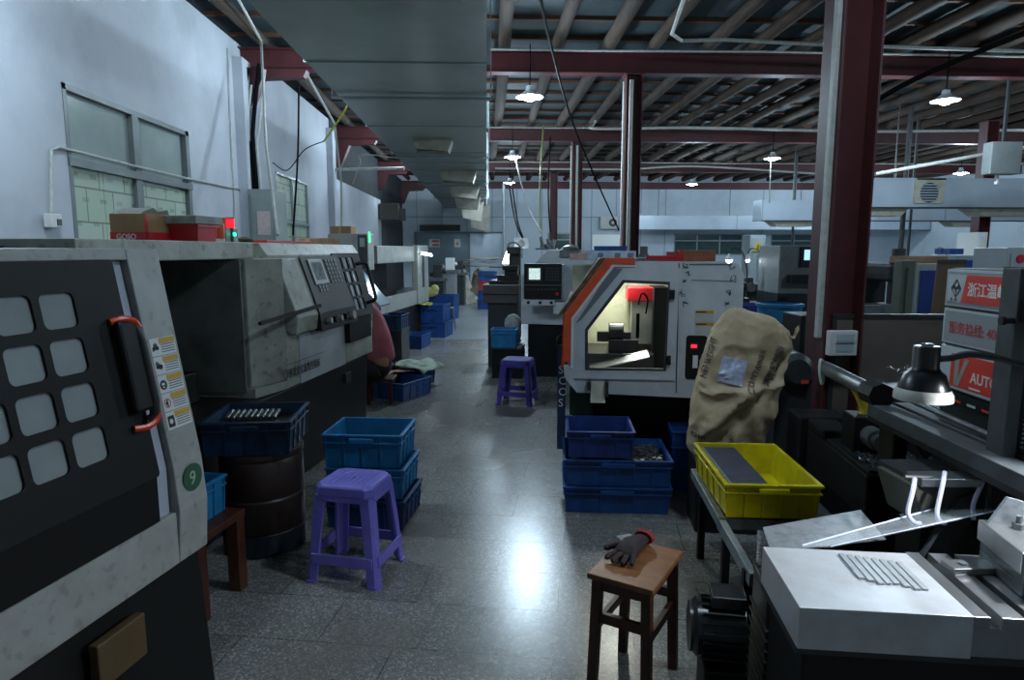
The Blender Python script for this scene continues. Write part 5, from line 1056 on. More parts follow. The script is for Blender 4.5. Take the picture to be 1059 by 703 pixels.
for k in range(6): MB().box(-.07, .05, -.07+k*.026, -.062+k*.026, .245, .25).obj('rib', M_dsteel, t)
t = thing('round_floor_base', 'round dark cast plate on the floor behind the finned motor', 'base', (.99, 2.36, 0)); MB().lathe([(.19, 0), (.19, .03), (.17, .045), (.05, .05), (.05, .28), (.03, .28)], n=36, cap1=True).obj('cast_plate', M_dark, t, smooth=True); MB().cyl((0, 0, .05), (0, 0, .26), .045).obj('post', M_black, t)
t = thing('motor_cover', 'low black cover box on the floor below the finned motor', 'cover', (.72, 1.66, 0), R(-10)); MB().box(-.12, .0, -.1, .12, 0, .23).obj('cover_body', M_black, t, bev=.01); MB().box(-.125, .005, -.105, .125, .21, .235).obj('lid', M_mot, t)
# slide beam with pipe
t = thing('slide_beam', 'long dark slide beam running from the grey pipe towards the lower right', 'beam', (0, 0, 0))
a, b_ = Vector((1.50, 2.48, .955)), Vector((1.43, 1.62, .955))
def bar2(a, b_, w0, w1, h0, h1, nm, m, par):
    d_ = (b_-a).normalized(); n_ = Vector((-d_.y, d_.x, 0)); n_ = n_ if n_.x > 0 else -n_
    return MB().loft([[tuple(p+n_*w0+Vector((0, 0, h0))), tuple(p+n_*w1+Vector((0, 0, h0))), tuple(p+n_*w1+Vector((0, 0, h1))), tuple(p+n_*w0+Vector((0, 0, h1)))] for p in (a, b_)]).obj(nm, m, par, bev=.003)
M_beam = mat('worn_dark_slideway', '#43484a', .6, .15, dirt='#202323', amt=.6, scale=9)
bar2(a, b_, 0, .085, -.05, 0, 'beam_body', M_beam, t); bar2(a, b_, .10, .16, -.05, .004, 'slideway', M_beam, t); bar2(a, b_, .0, .16, -.07, -.045, 'beam_web', M_black, t)
MB().cyl(a+Vector((.11, .0, .035)), b_+Vector((.13, .1, .015)), .010, n=10).obj('guide_rod', M_dsteel, t, smooth=True)
MB().box(a.x+.09, a.x+.15, a.y-.04, a.y+.06, .65, .93).obj('end_support', M_oily, t, bev=.006)
w = MB(); w.cyl((1.54, 2.53, .99), (1.60, 3.02, 1.0), .032, n=20); w.obj('hydraulic_pipe', mat('grey_cylinder', '#6f7678', .35, .6, dirt='#3a3d3d', amt=.5, scale=12), t, smooth=True)
MB().cyl((1.53, 2.44, .99), (1.54, 2.54, .99), .05, n=8).obj('collar', M_black, t)
MB().tube(bez([(1.60, 3.02, 1.02), (1.57, 3.0, 1.04), (1.56, 2.98, .98), (1.57, 2.97, .93), (1.59, 2.99, .99)]), .006, 6).obj('wire_loop', M_pipe, t)
MB().tube(bez([(1.62, 2.85, .97), (1.66, 2.84, .93), (1.70, 2.84, .84), (1.68, 2.84, .76)]), .02, 8).obj('yellow_strap', mat('yellow_strap', '#c9b23a', .5), t)
bar2(Vector((1.53, 2.33, .93)), Vector((1.62, 2.2, .70)), -.02, .03, -.02, .02, 'strut', M_oily, t)
w = MB(); w.T = Matrix.Translation((1.60, 2.12, .80)) @ Matrix.Rotation(R(35), 4, 'Y'); w.cyl((0, -.04, 0), (0, .05, 0), .06, n=24).box(-.06, .06, -.04, .05, -.1, 0); w.obj('roller_bracket', M_dark, t)
# hydraulic block and hoses above the clear guard
t = thing('coolant_manifold', 'grey steel manifold with three pale hoses hooked over it', 'manifold', (0, 0, 0))
a, b_ = at(947, 494, 1.95), at(1008, 494, 1.88)
d_ = b_-a
w = MB(); w.loft([[tuple(p+Vector(o_)) for o_ in ((0, -.03, .006), (0, .05, .006), (0, .05, -.02), (0, -.03, -.02))] for p in (a, b_)]); w.obj('manifold_body', M_steel, t, bev=.003)
w = MB(); w.prism([(a.x-.02, a.z-.02), (a.x+.20, a.z-.02), (a.x+.13, a.z-.06), (a.x+.06, a.z-.15), (a.x+.03, a.z-.16)], 'y', a.y-.02, a.y+.18); w.obj('casting', mat('grey_casting', '#55584f', .45, .2, dirt='#3c3e3a', amt=.6, scale=12), t, bev=.006)
w = MB(); w.prism([(a.x+.13, a.z-.06), (a.x+.22, a.z-.02), (a.x+.12, a.z-.25), (a.x+.02, a.z-.27)], 'y', a.y-.03, a.y); w.obj('deflector', M_dsteel, t)
w = MB(); w.box(a.x+.0, a.x+.28, a.y+.05, a.y+.2, a.z-.035, a.z-.005); w.obj('cover_plate', M_dark, t)
MB().cyl(a+Vector((-.05, -.02, .012)), a+Vector((.06, -.02, .008)), .006, n=8).obj('pin', M_steel, t)
M_hose = mat('translucent_pale_hose', '#cfd0e4', .3, amt=.1)
for (x1, y1, x2, y2, x3, y3) in ((944, 507, 939, 530, 952, 541), (975, 500, 969, 530, 978, 541), (1018, 494, 1007, 520, 1006, 536)):
    MB().tube(bez([at(x1+2, y1-12, 1.91), at(x1, y1, 1.88), at(x2, y2, 1.86), at((x2+x3)/2, y3-1, 1.85), at(x3, y3, 1.85)]), .0068, 8).obj('hose', M_hose, t, smooth=True)
MB().box(a.x+.03, a.x+.13, a.y-.0, a.y+.12, .0, a.z-.17).obj('pedestal', M_black, t)
o = None
# bellows column
t = thing('machine_column', 'black machine column with pleated bellows cover at the right edge', 'column', (1.53, 1.82, 0), R(-8))
MB().box(-.03, .008, -.03, .05, .86, 1.50).obj('guide_post', M_beam, t, bev=.003)
MB().box(.008, .055, -.01, .04, .86, 1.50).obj('rack_back', M_black, t)
for k in range(46): MB().box(.028, .034, -.016, -.010, .87+k*.0135, .876+k*.0135).obj('rack_tooth', M_galv, t)
for k in range(44):
    z_ = .87+k*.0143; MB().prism([(.0, z_), (-.014, z_+.0072), (.0, z_+.0143)], 'x', .045, .30).obj('pleat', M_beam, t)
MB().box(.06, .32, .0, .2, .86, 1.5).obj('column_body', M_black, t)
MB().box(-.02, .34, .03, .3, .0, .86).obj('column_base', M_oily, t, bev=.01)
MB().cyl((.0, -.03, 1.36), (-.0, -.05, 1.36), .012).cyl((-.06, -.02, 1.352), (.0, -.02, 1.352), .009, n=8).cyl((-.065, -.02, 1.352), (-.055, -.02, 1.352), .013, n=10).obj('valve', M_black, t); MB().box(-.02, .02, -.045, -.03, 1.35, 1.41).obj('valve_block', M_black, t)
MB().box(.1, .3, -.12, -.03, .80, .98).obj('corner_block', M_dsteel, t, bev=.01)
# gooseneck lamp
t = thing('machine_lamp', 'black bell shaped machine lamp with a pale rim on a black arm', 'lamp', (1.235, 1.78, 1.16), 0)
w = MB(); w.lathe([(.002, .125), (.031, .125), (.034, .12), (.034, .065), (.04, .055), (.052, .045), (.066, .0), (.0665, -.012), (.061, -.012), (.05, .03), (.02, .05)], n=36); w.obj('lamp_shade', mat('satin_black_shade', '#1b1c1d', .3, amt=.2), t, smooth=True)
w = MB(); w.lathe([(.0665, .004), (.0745, -.012), (.0745, -.028), (.066, -.028), (.064, -.01)], n=36); w.obj('rim', mat('pale_lamp_rim', '#b7b6ae', .5, dirt='#77756c', amt=.5, scale=20), t, smooth=True)
MB().sphere((0, 0, .0), .028, 14).obj('bulb', M_label, t, smooth=True); MB().box(-.012, .012, -.01, .01, .125, .132).obj('switch', M_dsteel, t)
MB().tube(bez([(.03, 0, .088), (.07, 0, .09), (.12, .0, .1), (.19, -.02, .092), (.27, -.06, .075), (.45, -.07, .05)]), .0095, 10).obj('arm', M_black, t, smooth=True)
# sign panels facing the aisle
M_signf = mat('sign_white', '#b9c0c2', .45, dirt='#949b9c', amt=.3, scale=8); M_signr = mat('sign_red', '#cf3a2c', .45, amt=.15); M_signg = mat('sign_grey', '#8c9294', .5, amt=.2)
SX, SY = 1.75, 2.44
t = thing('sign_cabinet', 'machine cabinet carrying three red and white lettered panels', 'cabinet', (SX, SY, 0), R(-4.8))
MB().box(.01, .5, -.75, .0, .0, 1.485).obj('cabinet_body', M_dark, t, bev=.004)
def panel(z0, z1, nm='sign_panel'):
    o_ = MB().box(-.004, .01, -.62, -.004, z0, z1).obj(nm, M_signf, t); return o_
LM = lambda z, off=-.006, y=-.004: LEFT((off, y, z))
o_ = panel(1.345, 1.48); MB().box(-.0055, -.004, -.62, -.012, 1.352, 1.472).obj('grey_border', M_signg, o_); MB().box(-.0065, -.0055, -.62, -.018, 1.362, 1.462).obj('white_field', M_signf, o_)
MB().prism([(-.10, 1.362), (-.62, 1.362), (-.62, 1.462), (-.125, 1.462)][::-1], 'x', -.0075, -.0065).obj('red_field', M_signr, o_)
text('lettering', '浙江温岭', .052, mat('sign_ink_white', '#d9d9d2', .5), o_, LM(1.392, -.0078, -.135), th=.0004, bold=.0008)
plate('logo', [(.065, 1.378), (.095, 1.412), (.065, 1.446), (.035, 1.412)], [[(.065, 1.384), (.089, 1.410), (.067, 1.408)], [(.063, 1.384), (.041, 1.410), (.061, 1.408)], [(.065, 1.414), (.078, 1.426), (.065, 1.440), (.052, 1.426)]], .0006, M_ink, o_, LM(0, -.0075)) 
text('small_lettering', '泰一机', .013, M_ink, o_, LM(1.366, -.0078, -.04), th=.0003)
o_ = panel(1.205, 1.335); MB().box(-.0055, -.004, -.62, -.014, 1.213, 1.327).obj('grey_border', M_signg, o_)
text('lettering', '服务热线: 400', .047, mat('sign_ink_red', '#a8343a', .5), o_, LM(1.25, -.006, -.045), th=.0004, bold=.0008)
o_ = panel(1.04, 1.195); MB().box(-.0055, -.004, -.62, -.075, 1.05, 1.172).obj('red_field', M_signr, o_)
text('lettering', 'AUTO', .052, MATS['sign_ink_white'], o_, LM(1.082, -.0058, -.192), th=.0004, bold=.0008)
MB().prism([(-.10, 1.16), (-.125, 1.16), (-.123, 1.085), (-.155, 1.16), (-.178, 1.16), (-.128, 1.055), (-.10, 1.055)], 'x', -.0065, -.0055).obj('letter_v', mat('silver_letter', '#a9aaa2', .4, .3), o_)
MB().box(-.0065, -.0055, -.25, -.19, 1.058, 1.064).obj('underline', MATS['sign_ink_white'], o_)
MB().box(-.006, .01, -.62, -.0, .985, 1.03).obj('lower_strip', M_black, t); 
for k in range(6): MB().box(-.0075, -.006, -.03-.08*k-.045, -.03-.08*k, .995, 1.003).obj('stripe_mark', M_signf if k % 2 == 0 else M_signr, t)
MB().box(-.02, .0, -.7, .0, .80, .83).obj('rail', M_galv, t)
# brown board screen and chips heap behind
t = thing('screen_board', 'flat greyish brown board screen standing right of the big red column', 'board', (2.60, 3.95, 0), R(-4)); MB().box(-.46, .5, 0, .025, .15, 1.15).obj('board_sheet', mat('grey_brown_board', '#6e645c', .6, dirt='#4a423c', amt=.5, scale=2.5), t); MB().box(-.46, .5, -.01, .035, 1.135, 1.16).box(-.46, -.43, -.01, .035, 0, 1.15).box(.47, .5, -.01, .035, 0, 1.15).obj('board_frame', M_dark, t)
t = thing('chip_bin', 'black bin heaped with curly metal chips behind the machine lamp', 'bin', (2.14, 2.95, 0), -TH); MB().loft([[(-.1, -.25, 0), (.45, -.25, 0), (.45, .35, 0), (-.1, .35, 0)], [(-.14, -.3, .86), (.5, -.3, .86), (.5, .4, .86), (-.14, .4, .86)]]).obj('bin_body', M_black, t); MB().box(-.15, .51, -.31, .41, .85, .872).obj('bin_rim', M_dark, t)
rn = random.Random(8); w = MB()
for i in range(230):
    x_, y_ = rn.uniform(-.1, .45), rn.uniform(-.28, .35); z_ = .90+.09*(1-abs(x_-.17)*2.2); r_ = rn.uniform(.01, .03); a0 = rn.uniform(0, 6); tl = rn.uniform(-.6, .6)
    w.tube([(x_+r_*cos(a0+k), y_+r_*sin(a0+k)*.8, z_+k*.006*tl+rn.uniform(0, .02)) for k in range(5)], .0022, 4)
o = w.obj('metal_swarf', mat('curly_swarf', '#8e9294', .3, .8, amt=.3)); o.location = t.location; o.rotation_euler = t.rotation_euler; tag(o, 'tangled curly metal swarf heaped in the black bin behind the lamp', 'swarf', kind='stuff')
t = thing('meter_box', 'small white two-window meter box on the big red column', 'box', (2.13, 3.86, 1.0)); MB().box(-.085, .085, -.05, .0, -.075, .075).obj('box_body', M_label, t, bev=.006)
for z_ in (-.05, .01): MB().box(-.045, .06, -.054, -.05, z_, z_+.045).obj('window', mat('meter_window', '#aebdc4', .2, amt=.1), t); 
MB().box(-.05, .065, -.053, -.0505, -.003, .002).obj('divider', M_dark, t)

# ================================================================ RIGHT BACKGROUND
def dark_lathe(name, lb, x, y, rz=0, L_=1.6, h_=1.25, m=M_oily, lamp=False):
    t = thing(name, lb, 'lathe', (x, y, 0.006 if y > 11.45 else 0), rz)
    MB().box(-L_/2, -L_/2+.4, -.25, .3, 0, .75).box(L_/2-.3, L_/2, -.2, .25, 0, .7).obj('leg_cabinet', m, t, bev=.01)
    MB().box(-L_/2, L_/2, -.2, .25, .72, .9).obj('bed', m, t, bev=.01); MB().box(-L_/2, -L_/2+.45, -.25, .25, .9, h_).obj('headstock', m, t, bev=.03)
    MB().cyl((-L_/2+.45, 0, 1.05), (-L_/2+.58, 0, 1.05), .12).obj('chuck', M_dsteel, t, smooth=True); MB().box(-.05, .25, -.3, .2, .9, 1.0).box(.02, .18, -.1, .06, 1.0, 1.1).obj('carriage', M_dark, t, bev=.008)
    MB().cyl((L_/2-.3, 0, 1.05), (L_/2-.02, 0, 1.05), .06).box(L_/2-.3, L_/2-.05, -.1, .1, .9, 1.02).obj('tailstock', m, t)
    MB().cyl((.1, -.32, .95), (.1, -.30, .95), .08, n=16).obj('handwheel', M_dsteel, t)
    return t
def mill(lb, x, y, rz=0, m=M_oily, h_=1.75):
    t = thing('milling_machine', lb, 'machine', (x, y, .006 if y > 11.45 else 0), rz)
    MB().box(-.3, .3, -.3, .5, 0, .25).obj('foot', m, t, bev=.02); MB().box(-.18, .18, .05, .45, .25, h_-.15).obj('column', m, t, bev=.03)
    MB().box(-.12, .12, -.35, .1, .5, .85).obj('knee', m, t, bev=.02); MB().box(-.55, .55, -.4, -.1, .85, .95).obj('table', M_dsteel, t, bev=.005)
    MB().box(-.12, .12, -.35, .45, h_-.25, h_-.05).obj('ram', m, t, bev=.03); w = MB(); w.cyl((0, -.3, h_-.55), (0, -.3, h_-.02), .09).cyl((0, -.3, h_-.7), (0, -.3, h_-.55), .04); w.obj('spindle_head', m, t, smooth=True)
    w = MB()
    for k in range(5): a_ = 2*pi*k/5; w.cyl((.12, -.3, h_-.2), (.12+.02, -.3+.16*cos(a_), h_-.2+.16*sin(a_)), .008, n=6)
    w.cyl((0, -.3, h_-.02), (0, -.3, h_+.12), .07); w.obj('feed_handle', M_dark, t)
    return t
dark_lathe('bench_lathe', 'dark lathe seen between the white lathe end and the big red column', 2.85, 9.2, -TH, 1.6)
dark_lathe('bench_lathe', 'farther dark lathe below the lit work lamps by the back windows', 4.3, 11.0, -TH, 2.0, 1.4, M_dark)
mill('dark milling machine with spoked handle behind the white lathe end', 2.9, 12.3, -.1, M_dark, 1.5)
mill('dark milling machine right of the big red column', 4.6, 7.6, .15, M_oily, 1.45)
mill('milling machine with star shaped handle under the ventilation duct', 7.2, 12.9, .0, M_dark, 1.95)
mill('small milling machine beside the window right of the big column', 6.2, 12.3, .1, M_dark, 1.6)
def lamp_small(lb, px, py, Y, col='lit_head', r=.06, e=None):
    t = thing('work_lamp', lb, 'lamp', at(px, py, Y)); MB().lathe([(.015, .08), (.02, .06), (r, .0), (r*.95, -.01)], n=16, cap0=True).obj('lamp_shade', M_enam, t, smooth=True)
    MB().sphere((0, 0, -.005), r*.8, 12).obj('bulb', M_bulb if e else MATS['lit_head'], t, smooth=True); MB().tube(bez([(0, 0, .08), (.05, 0, .16), (.18, .0, .12), (.26, 0, -.1), (.28, 0, -.35), (.28, 0, .02-t.location.z)]), .01, 6).obj('neck', M_dark, t)
    return t
lamp_small('lit work lamp above the white lathe end, left one of two by the windows', 754, 268, 9.6, e=1); lamp_small('brightest small work lamp, right one of two by the windows', 773, 268, 10.0, r=.05, e=1)
lamp_small('small lit lamp under the star shaped handle of the milling machine', 967, 265, 12.4, e=1); lamp_small('small glowing lamp left of the white back panel beside the duct end', 516, 222, 24.5) if False else None
t = thing('control_cnc', 'pale machine with small lit screen just left of the big red column', 'machine', (5.35*.78, 9.0, 0), -.05)
X0 = at(805, 290, 9.0).x
t.location.x = X0
MB().box(0, .75, 0, .8, .95, 1.62).obj('housing', mat('pale_grey_machine', '#6f7678', .5, amt=.5), t, bev=.015); MB().box(.28, .62, -.04, .0, 1.33, 1.60).obj('control_panel', M_black, t); MB().box(.32, .54, -.045, -.04, 1.42, 1.56).obj('screen', mat('blue_screen', '#3560c0', .2, dirt='#a9c4e8', emit=(.25, .45, .9), estr=1.2, amt=.9, scale=20), t)
MB().box(.12, .75, -.15, .0, 1.1, 1.22).obj('shelf', M_black, t); MB().box(0, .75, 0, .8, 0, .95).obj('base', M_oily, t)
def cab(name, lb, px0, px1, py0, Y, m, dep=.5, zb=None, cat='cabinet', m2=None, z0=None):
    a, b_ = at(px0, py0, Y), at(px1, py0, Y); fl = .006 if Y > 11.45 else 0
    t = thing(name, lb, cat, (a.x, Y, fl)); W_ = b_.x-a.x; h_ = a.z-fl
    MB().box(0, W_, 0, dep, 0, h_).obj('cabinet_body', m, t, bev=.008); MB().box(.04, W_-.04, -.012, 0, .08, h_-.06).obj('cabinet_door', m2 or m, t, bev=.004); MB().box(W_-.12, W_-.09, -.025, -.012, h_*.5, h_*.5+.14).obj('handle', M_dark, t)
    return t, W_, h_
M_cabw = mat('pale_cabinet', '#9aa4a8', .4, amt=.3); M_cabb = mat('cobalt_blue_door', '#23419c', .4, amt=.3)
cab('tool_cabinet', 'pale cabinet with a blue door behind the small lit screen', 792, 812, 263, 14.5, M_cabw, m2=M_cabb)
t, W_, h_ = cab('switch_cabinet', 'pale cabinet with yellow warning triangle below the air ducts', 776, 792, 243, 16.5, M_cabw)
o_ = MB().prism([(W_*.5-.14, h_-.4), (W_*.5+.14, h_-.4), (W_*.5, h_-.14)], 'y', -.03, -.013).obj('warning_triangle', mat('yellow_sign', '#c9b030', .5), t); MB().box(W_*.5-.015, W_*.5+.015, -.035, -.03, h_-.36, h_-.24).obj('bolt_mark', M_ink, o_)
cab('tool_cabinet', 'greyish green cabinet right of the dark milling machine', 934, 948, 269, 5.3, mat('grey_green_cabinet', '#565d52', .5, amt=.4), dep=.12)
cab('tool_cabinet', 'deep blue cabinet half hidden by a brown cardboard sheet', 948, 990, 272, 5.6, M_cabw, dep=.2, m2=mat('deep_blue_door', '#1f3a7c', .4, amt=.4))
cab('tool_cabinet', 'blue fronted cabinet behind the cardboard topped one, under the duct', 985, 1012, 264, 8.2, M_cabw, m2=M_cabb)
t_ = thing('cardboard_sheet', 'brown sheet of hardboard leaning in front of the deep blue cabinet', 'board', at(958, 330, 5.35)); hz = t_.location.z; t_.location.z = 0; MB().prism([(-.0, 0), (.30, 0), (.30, 1.47), (.06, 1.47)], 'y', .0, .015).obj('sheet_body', mat('brown_hardboard', '#5f4a33', .6, amt=.4), t_); MB().prism([(.05, 1.44), (.30, 1.44), (.30, 1.475), (.052, 1.475)], 'y', -.004, .0).obj('edge_strip', M_dark, t_)
for (px0, px1, py0, py1, Y, m_, nm, lb) in ((945, 985, 265, 272, 5.56, M_card, 'cardboard_box', 'flat brown box lying on the blue cabinet under the duct'), (985, 1000, 257, 263, 8.3, M_blue, 'blue_box', 'small blue box on the blue fronted cabinet')):
    a, b_ = at(px0, py1, Y), at(px1, py0, Y); t = thing(nm, lb, 'box', (a.x, Y+.05, a.z)); MB().box(0, b_.x-a.x, 0, .3, 0, b_.z-a.z).obj('box_body', m_, t, bev=.004); MB().box(.0, b_.x-a.x, .14, .16, 0, b_.z-a.z+.002).obj('tape', MATS['tape'], t)
t, W_, h_ = cab('white_cabinet', 'tall narrow white cabinet left of the reddish brown column', 1011, 1022, 240, 11.6, M_label)
t, W_, h_ = cab('switch_cabinet', 'grey cabinet with a red button at the right edge behind the bellows', 1042, 1075, 256, 7.0, M_cabw); MB().cyl((W_*.4, -.03, h_-.12), (W_*.4, -.01, h_-.12), .045).obj('red_button', M_redp, t)
t = thing('junction_box', 'grey junction box hung from the roof above the right air duct', 'box', at(1036, 164, 10.5)); MB().box(-.25, .25, -.1, .1, -.25, .25).obj('box_body', mat('grey_box', '#767c7c', .5, amt=.4), t, bev=.01); MB().box(-.02, .02, -.02, .02, .25, 4.42-t.location.z).obj('hanger', M_dark, t); MB().cyl((-.05, 0, -.4), (-.05, 0, -.25), .03).obj('cable_gland', M_label, t)
cb_ = MB().lathe([(.19, 0), (.2, .01), (.215, .3), (.225, .31), (.22, .33), (.225, .45), (.235, .46), (.235, .49), (.21, .5)], n=32, cap0=True)
q = at(806, 320, 6.9); t = thing('blue_bin', 'round bright blue plastic bin left of the big red column', 'bin', (q.x, 6.9, .50)); cb_.obj('bin_body', M_cyan, t, smooth=True); MB().lathe([(.236, .46), (.245, .46), (.245, .49), (.236, .49)], n=32).obj('rim', M_cyan, t)
t = thing('stand', 'black stand under the round blue bin', 'stand', (q.x, 6.9, 0)); MB().box(-.2, .3, -.22, .22, 0, .48).obj('stand_body', M_black, t); MB().box(-.21, .31, -.23, .23, .48, .499).obj('stand_top', M_dark, t)
q = at(776, 315, 7.7); t = crate('plastic_crate', 'violet blue crate behind the white lathe end, left of the round bin', q.x, 7.7, .70, .5, .35, .22, -5, mat('violet_blue_plastic', '#2b2f80', .5, amt=.4))
t = thing('stand', 'black bench under the violet blue crate', 'stand', (q.x, 7.7, 0), R(-5)); MB().box(-.3, .22, -.2, .25, 0, .68).obj('stand_body', M_oily, t); MB().box(-.31, .23, -.21, .26, .68, .699).obj('stand_top', M_black, t)
q = at(826, 350, 6.2); t = thing('tool_box', 'black cabinet with small labels left of the big column base', 'cabinet', (q.x+.12, 6.0, 0)); MB().box(-.2, .3, 0, .4, 0, .95).obj('cabinet_body', M_oily, t, bev=.01); MB().box(-.05, .05, -.012, 0, .72, .78).box(.02, .12, -.012, 0, .6, .64).obj('small_label', M_dsteel, t)
for (px, Y, top, r_, lb_) in ((820, 20, 237, .04, 'thin dark upright pipe left of the big red column, by the back windows'), (937, 13.5, 185, .05, 'thick dark upright pipe behind the duct left of the louvred fan'), (945, 14.6, 185, .03, 'slim dark upright pipe just right of the thick one behind the duct')):
    a = at(px, top, Y); MB_o = MB().cyl((a.x, Y, 0), (a.x, Y, 4.42), r_, n=8).obj('steel_pipe', M_dark); tag(MB_o, lb_, 'pipe', 'upright pipes behind the ducts')
t = thing('air_conditioner', 'white air conditioner unit high on the back wall beside the mid red column', 'air conditioner', (at(630, 230, YF).x, YF, 0)); a = at(620, 224, YF); b_ = at(638, 237, YF); MB().box(a.x-t.location.x, b_.x-t.location.x, -.3, 0, b_.z, a.z).obj('unit_body', M_label, t, bev=.02); plate('fan_grille', circ(.1, (a.z+b_.z)/2, .17, 20), [circ(.1, (a.z+b_.z)/2, .06, 12)], .01, M_dark, t, FRONT((0, -.305, 0)))
t = thing('white_board', 'white panel below the air conditioner behind the mid red column', 'board', (at(627, 245, 24).x, 24, .006)); MB().box(-.5, .5, 0, .06, 0, 2.15).obj('board_sheet', M_label, t); MB().box(-.52, .52, -.01, .07, 2.12, 2.18).obj('frame', M_alu, t)
pipe('overhead_pipe', [at(905, 180, 11), at(1010, 161, 11), at(1075, 150, 11)], .03, 'pale pipe slanting up across the roof at the right')
pipe('sagging_cable', bez([at(845, 150, 8), at(930, 90, 7.5), at(1070, 30, 7)]), .03, 'thick dark cable slanting across the top right', 'cable', M_cable)
pipe('hanging_cable', [at(797, 163, 15.8), at(796, 200, 15.8), at(796, 210, 15.8)], .012, 'pale cord hanging under the lamp left of the big red column', 'cable', M_pipe)

# ================================================================ FAR AISLE CLUTTER
rn = random.Random(11)
M_news = mat('newsprint', '#aab0a0', .8, dirt='#5d645c', amt=.7, scale=16)
def sheet(name, lb, cat, x, y, z, w_, d_, rz, m, amp=.03, seed=0, sag=0, group=None):
    mb = MB(); n_ = 12; mb.add([(w_*(i/n_-.5), d_*(j/n_-.5), amp*mn.noise(Vector((i*.35+seed, j*.35, seed)))-sag*(abs(i/n_-.5)*2)**3) for j in range(n_+1) for i in range(n_+1)], [(j*(n_+1)+i, j*(n_+1)+i+1, (j+1)*(n_+1)+i+1, (j+1)*(n_+1)+i) for j in range(n_) for i in range(n_)])
    o_ = mb.obj(name, m, smooth=True); s_ = o_.modifiers.new('th', 'SOLIDIFY'); s_.thickness = .003; o_.location = (x, y, z); o_.rotation_euler = (0, 0, R(rz)); return tag(o_, lb, cat, group)
sheet('newspaper', 'open newspaper spread over the blue crate beside the worker', 'newspaper', -.86, 7.55, .26, .62, .55, -25, mat('coloured_newsprint', '#a9b5a4', .8, dirt='#46584e', amt=.9, scale=9), .05, 2, .05)
sheet('newspaper', 'pinkish newspaper sheet lying on the corner of the aisle crate by the worker', 'newspaper', -1.02, 7.28, .225, .34, .25, 30, mat('pink_newsprint', '#b9a09a', .8, dirt='#c05a5a', amt=.9, scale=7), .03, 5)
sheet('paper_sheet', 'yellowish scrap sheets in the upper crate left of the aisle', 'paper', -1.18, 11.85, .60, .4, .4, 10, mat('yellow_green_paper', '#a0a03c', .8, dirt='#4d4d28', amt=.7, scale=10), .08, 8)
for i, (x, y, z, w_, d_, s) in enumerate([(-.95, 20.2, .35, 1.2, .8, 3), (-.6, 20.6, .6, 1.1, .7, 4), (-.85, 20.8, .8, 1.0, .7, 6), (-.5, 20.3, .2, 1.0, .9, 7)]): pass
def heap(name, lb, cat, x, y, z, sx, sy, sz, m, seed, group=None):
    mb = MB(); n_, k_ = 16, 9; rings = []
    for j in range(k_):
        a_ = pi*.5*j/(k_-1)*1.0; rr = cos(a_)*.98+.02; zz = sin(a_)
        rings.append([((sx*rr*cos(2*pi*i/n_))*(1+.28*mn.noise(Vector((i*.7+seed, j*.8, seed)))), (sy*rr*sin(2*pi*i/n_))*(1+.28*mn.noise(Vector((i*.7, j*.8+seed, 1)))), sz*zz*(1+.15*mn.noise(Vector((i, j, seed))))) for i in range(n_)])
    o_ = mb.loft(rings).obj(name, m, smooth=False); o_.location = (x, y, z); return tag(o_, lb, cat, group)
M_sk1 = mat('beige_sacking', '#8f8672', .9, dirt='#4f4a3c', amt=.7, scale=5); M_sk2 = mat('pale_sacking', '#b9b9a8', .9, dirt='#77755f', amt=.6, scale=5)
HP = [(-.9, 19.6, .95, .5, .42), (-.35, 20.2, .8, .45, .55), (-.95, 20.7, .7, .5, 1.0), (-.4, 21.2, .6, .45, .95), (-1.4, 20.2, .5, .5, .95)]
for i, (x, y, sx, sy, sz) in enumerate(HP): heap('stuffed_sack', ['low beige sack at the front of the heap by the grey door', 'beige sack at the aisle side of the heap by the grey door', 'tall beige sack in the middle of the heap by the grey door', 'sack at the back right of the heap by the grey door', 'sack at the left of the heap by the grey door'][i], 'sack', x+.15, y, .006, sx*.5, sy*.7, sz, M_sk1 if i % 2 else M_sk2, i*3.1)
for i in range(5): sheet('flattened_carton', ['lowest', 'second lowest', 'middle', 'second highest', 'topmost'][i]+' of the flattened carton sheets on the heap by the grey door', 'carton', -.45+.12*i, 20.0+.1*i, 1.08+.06*i, 1.0, .7, -15+9*i, M_sk2 if i % 2 else mat('yellowish_card', '#a89a66', .8, amt=.4), .025, i+20, group='carton sheets on the heap by the grey door')
for i, (px, Y, h_) in enumerate(((458, 16.4, 1.15), (470, 17.8, 1.3), (479, 19.0, 1.2))):
    a = at(px, 300, Y); t = thing('small_machine', ['small grey pedestal machine left of the heap, nearest', 'white fronted pedestal machine before the heap of sacks', 'cluttered pedestal machine beside the heap of sacks'][i], 'machine', (a.x-.12, Y, .006), -.1)
    MB().box(-.17, .17, -.2, .2, 0, h_-.35).obj('pedestal', M_galv if i == 1 else M_dark, t, bev=.01); MB().box(-.28, .28, -.25, .25, h_-.35, h_-.27).obj('table', M_dsteel, t); MB().box(-.1, .12, -.1, .15, h_-.27, h_+.05).cyl((-.2, 0, h_-.2), (.2, 0, h_-.1), .05).obj('head', M_dark if i != 1 else M_label, t, bev=.01)
t = thing('yellow_bundle', 'pale yellow bundle of gloves on the blue crate left of the aisle', 'bundle', at(444, 302, 14.6)); MB().sphere((0, 0, 0), .16, 10, (1.3, .8, .7)).sphere((.12, 0, .07), .1, 8).obj('bundle_body', mat('pale_yellow_cloth', '#c9c47a', .9, amt=.4), t, smooth=True)
t = thing('wire_stool', 'thin legged wire stool in the far aisle beside the crates', 'stool', (-.78, 12.9, .006)); 
for (a, b_) in ((-.14, -.14), (.14, -.14), (-.14, .14), (.14, .14)): MB().cyl((a*1.2, b_*1.2, 0), (a*.8, b_*.8, .42), .009, n=6).obj('leg', M_dsteel, t)
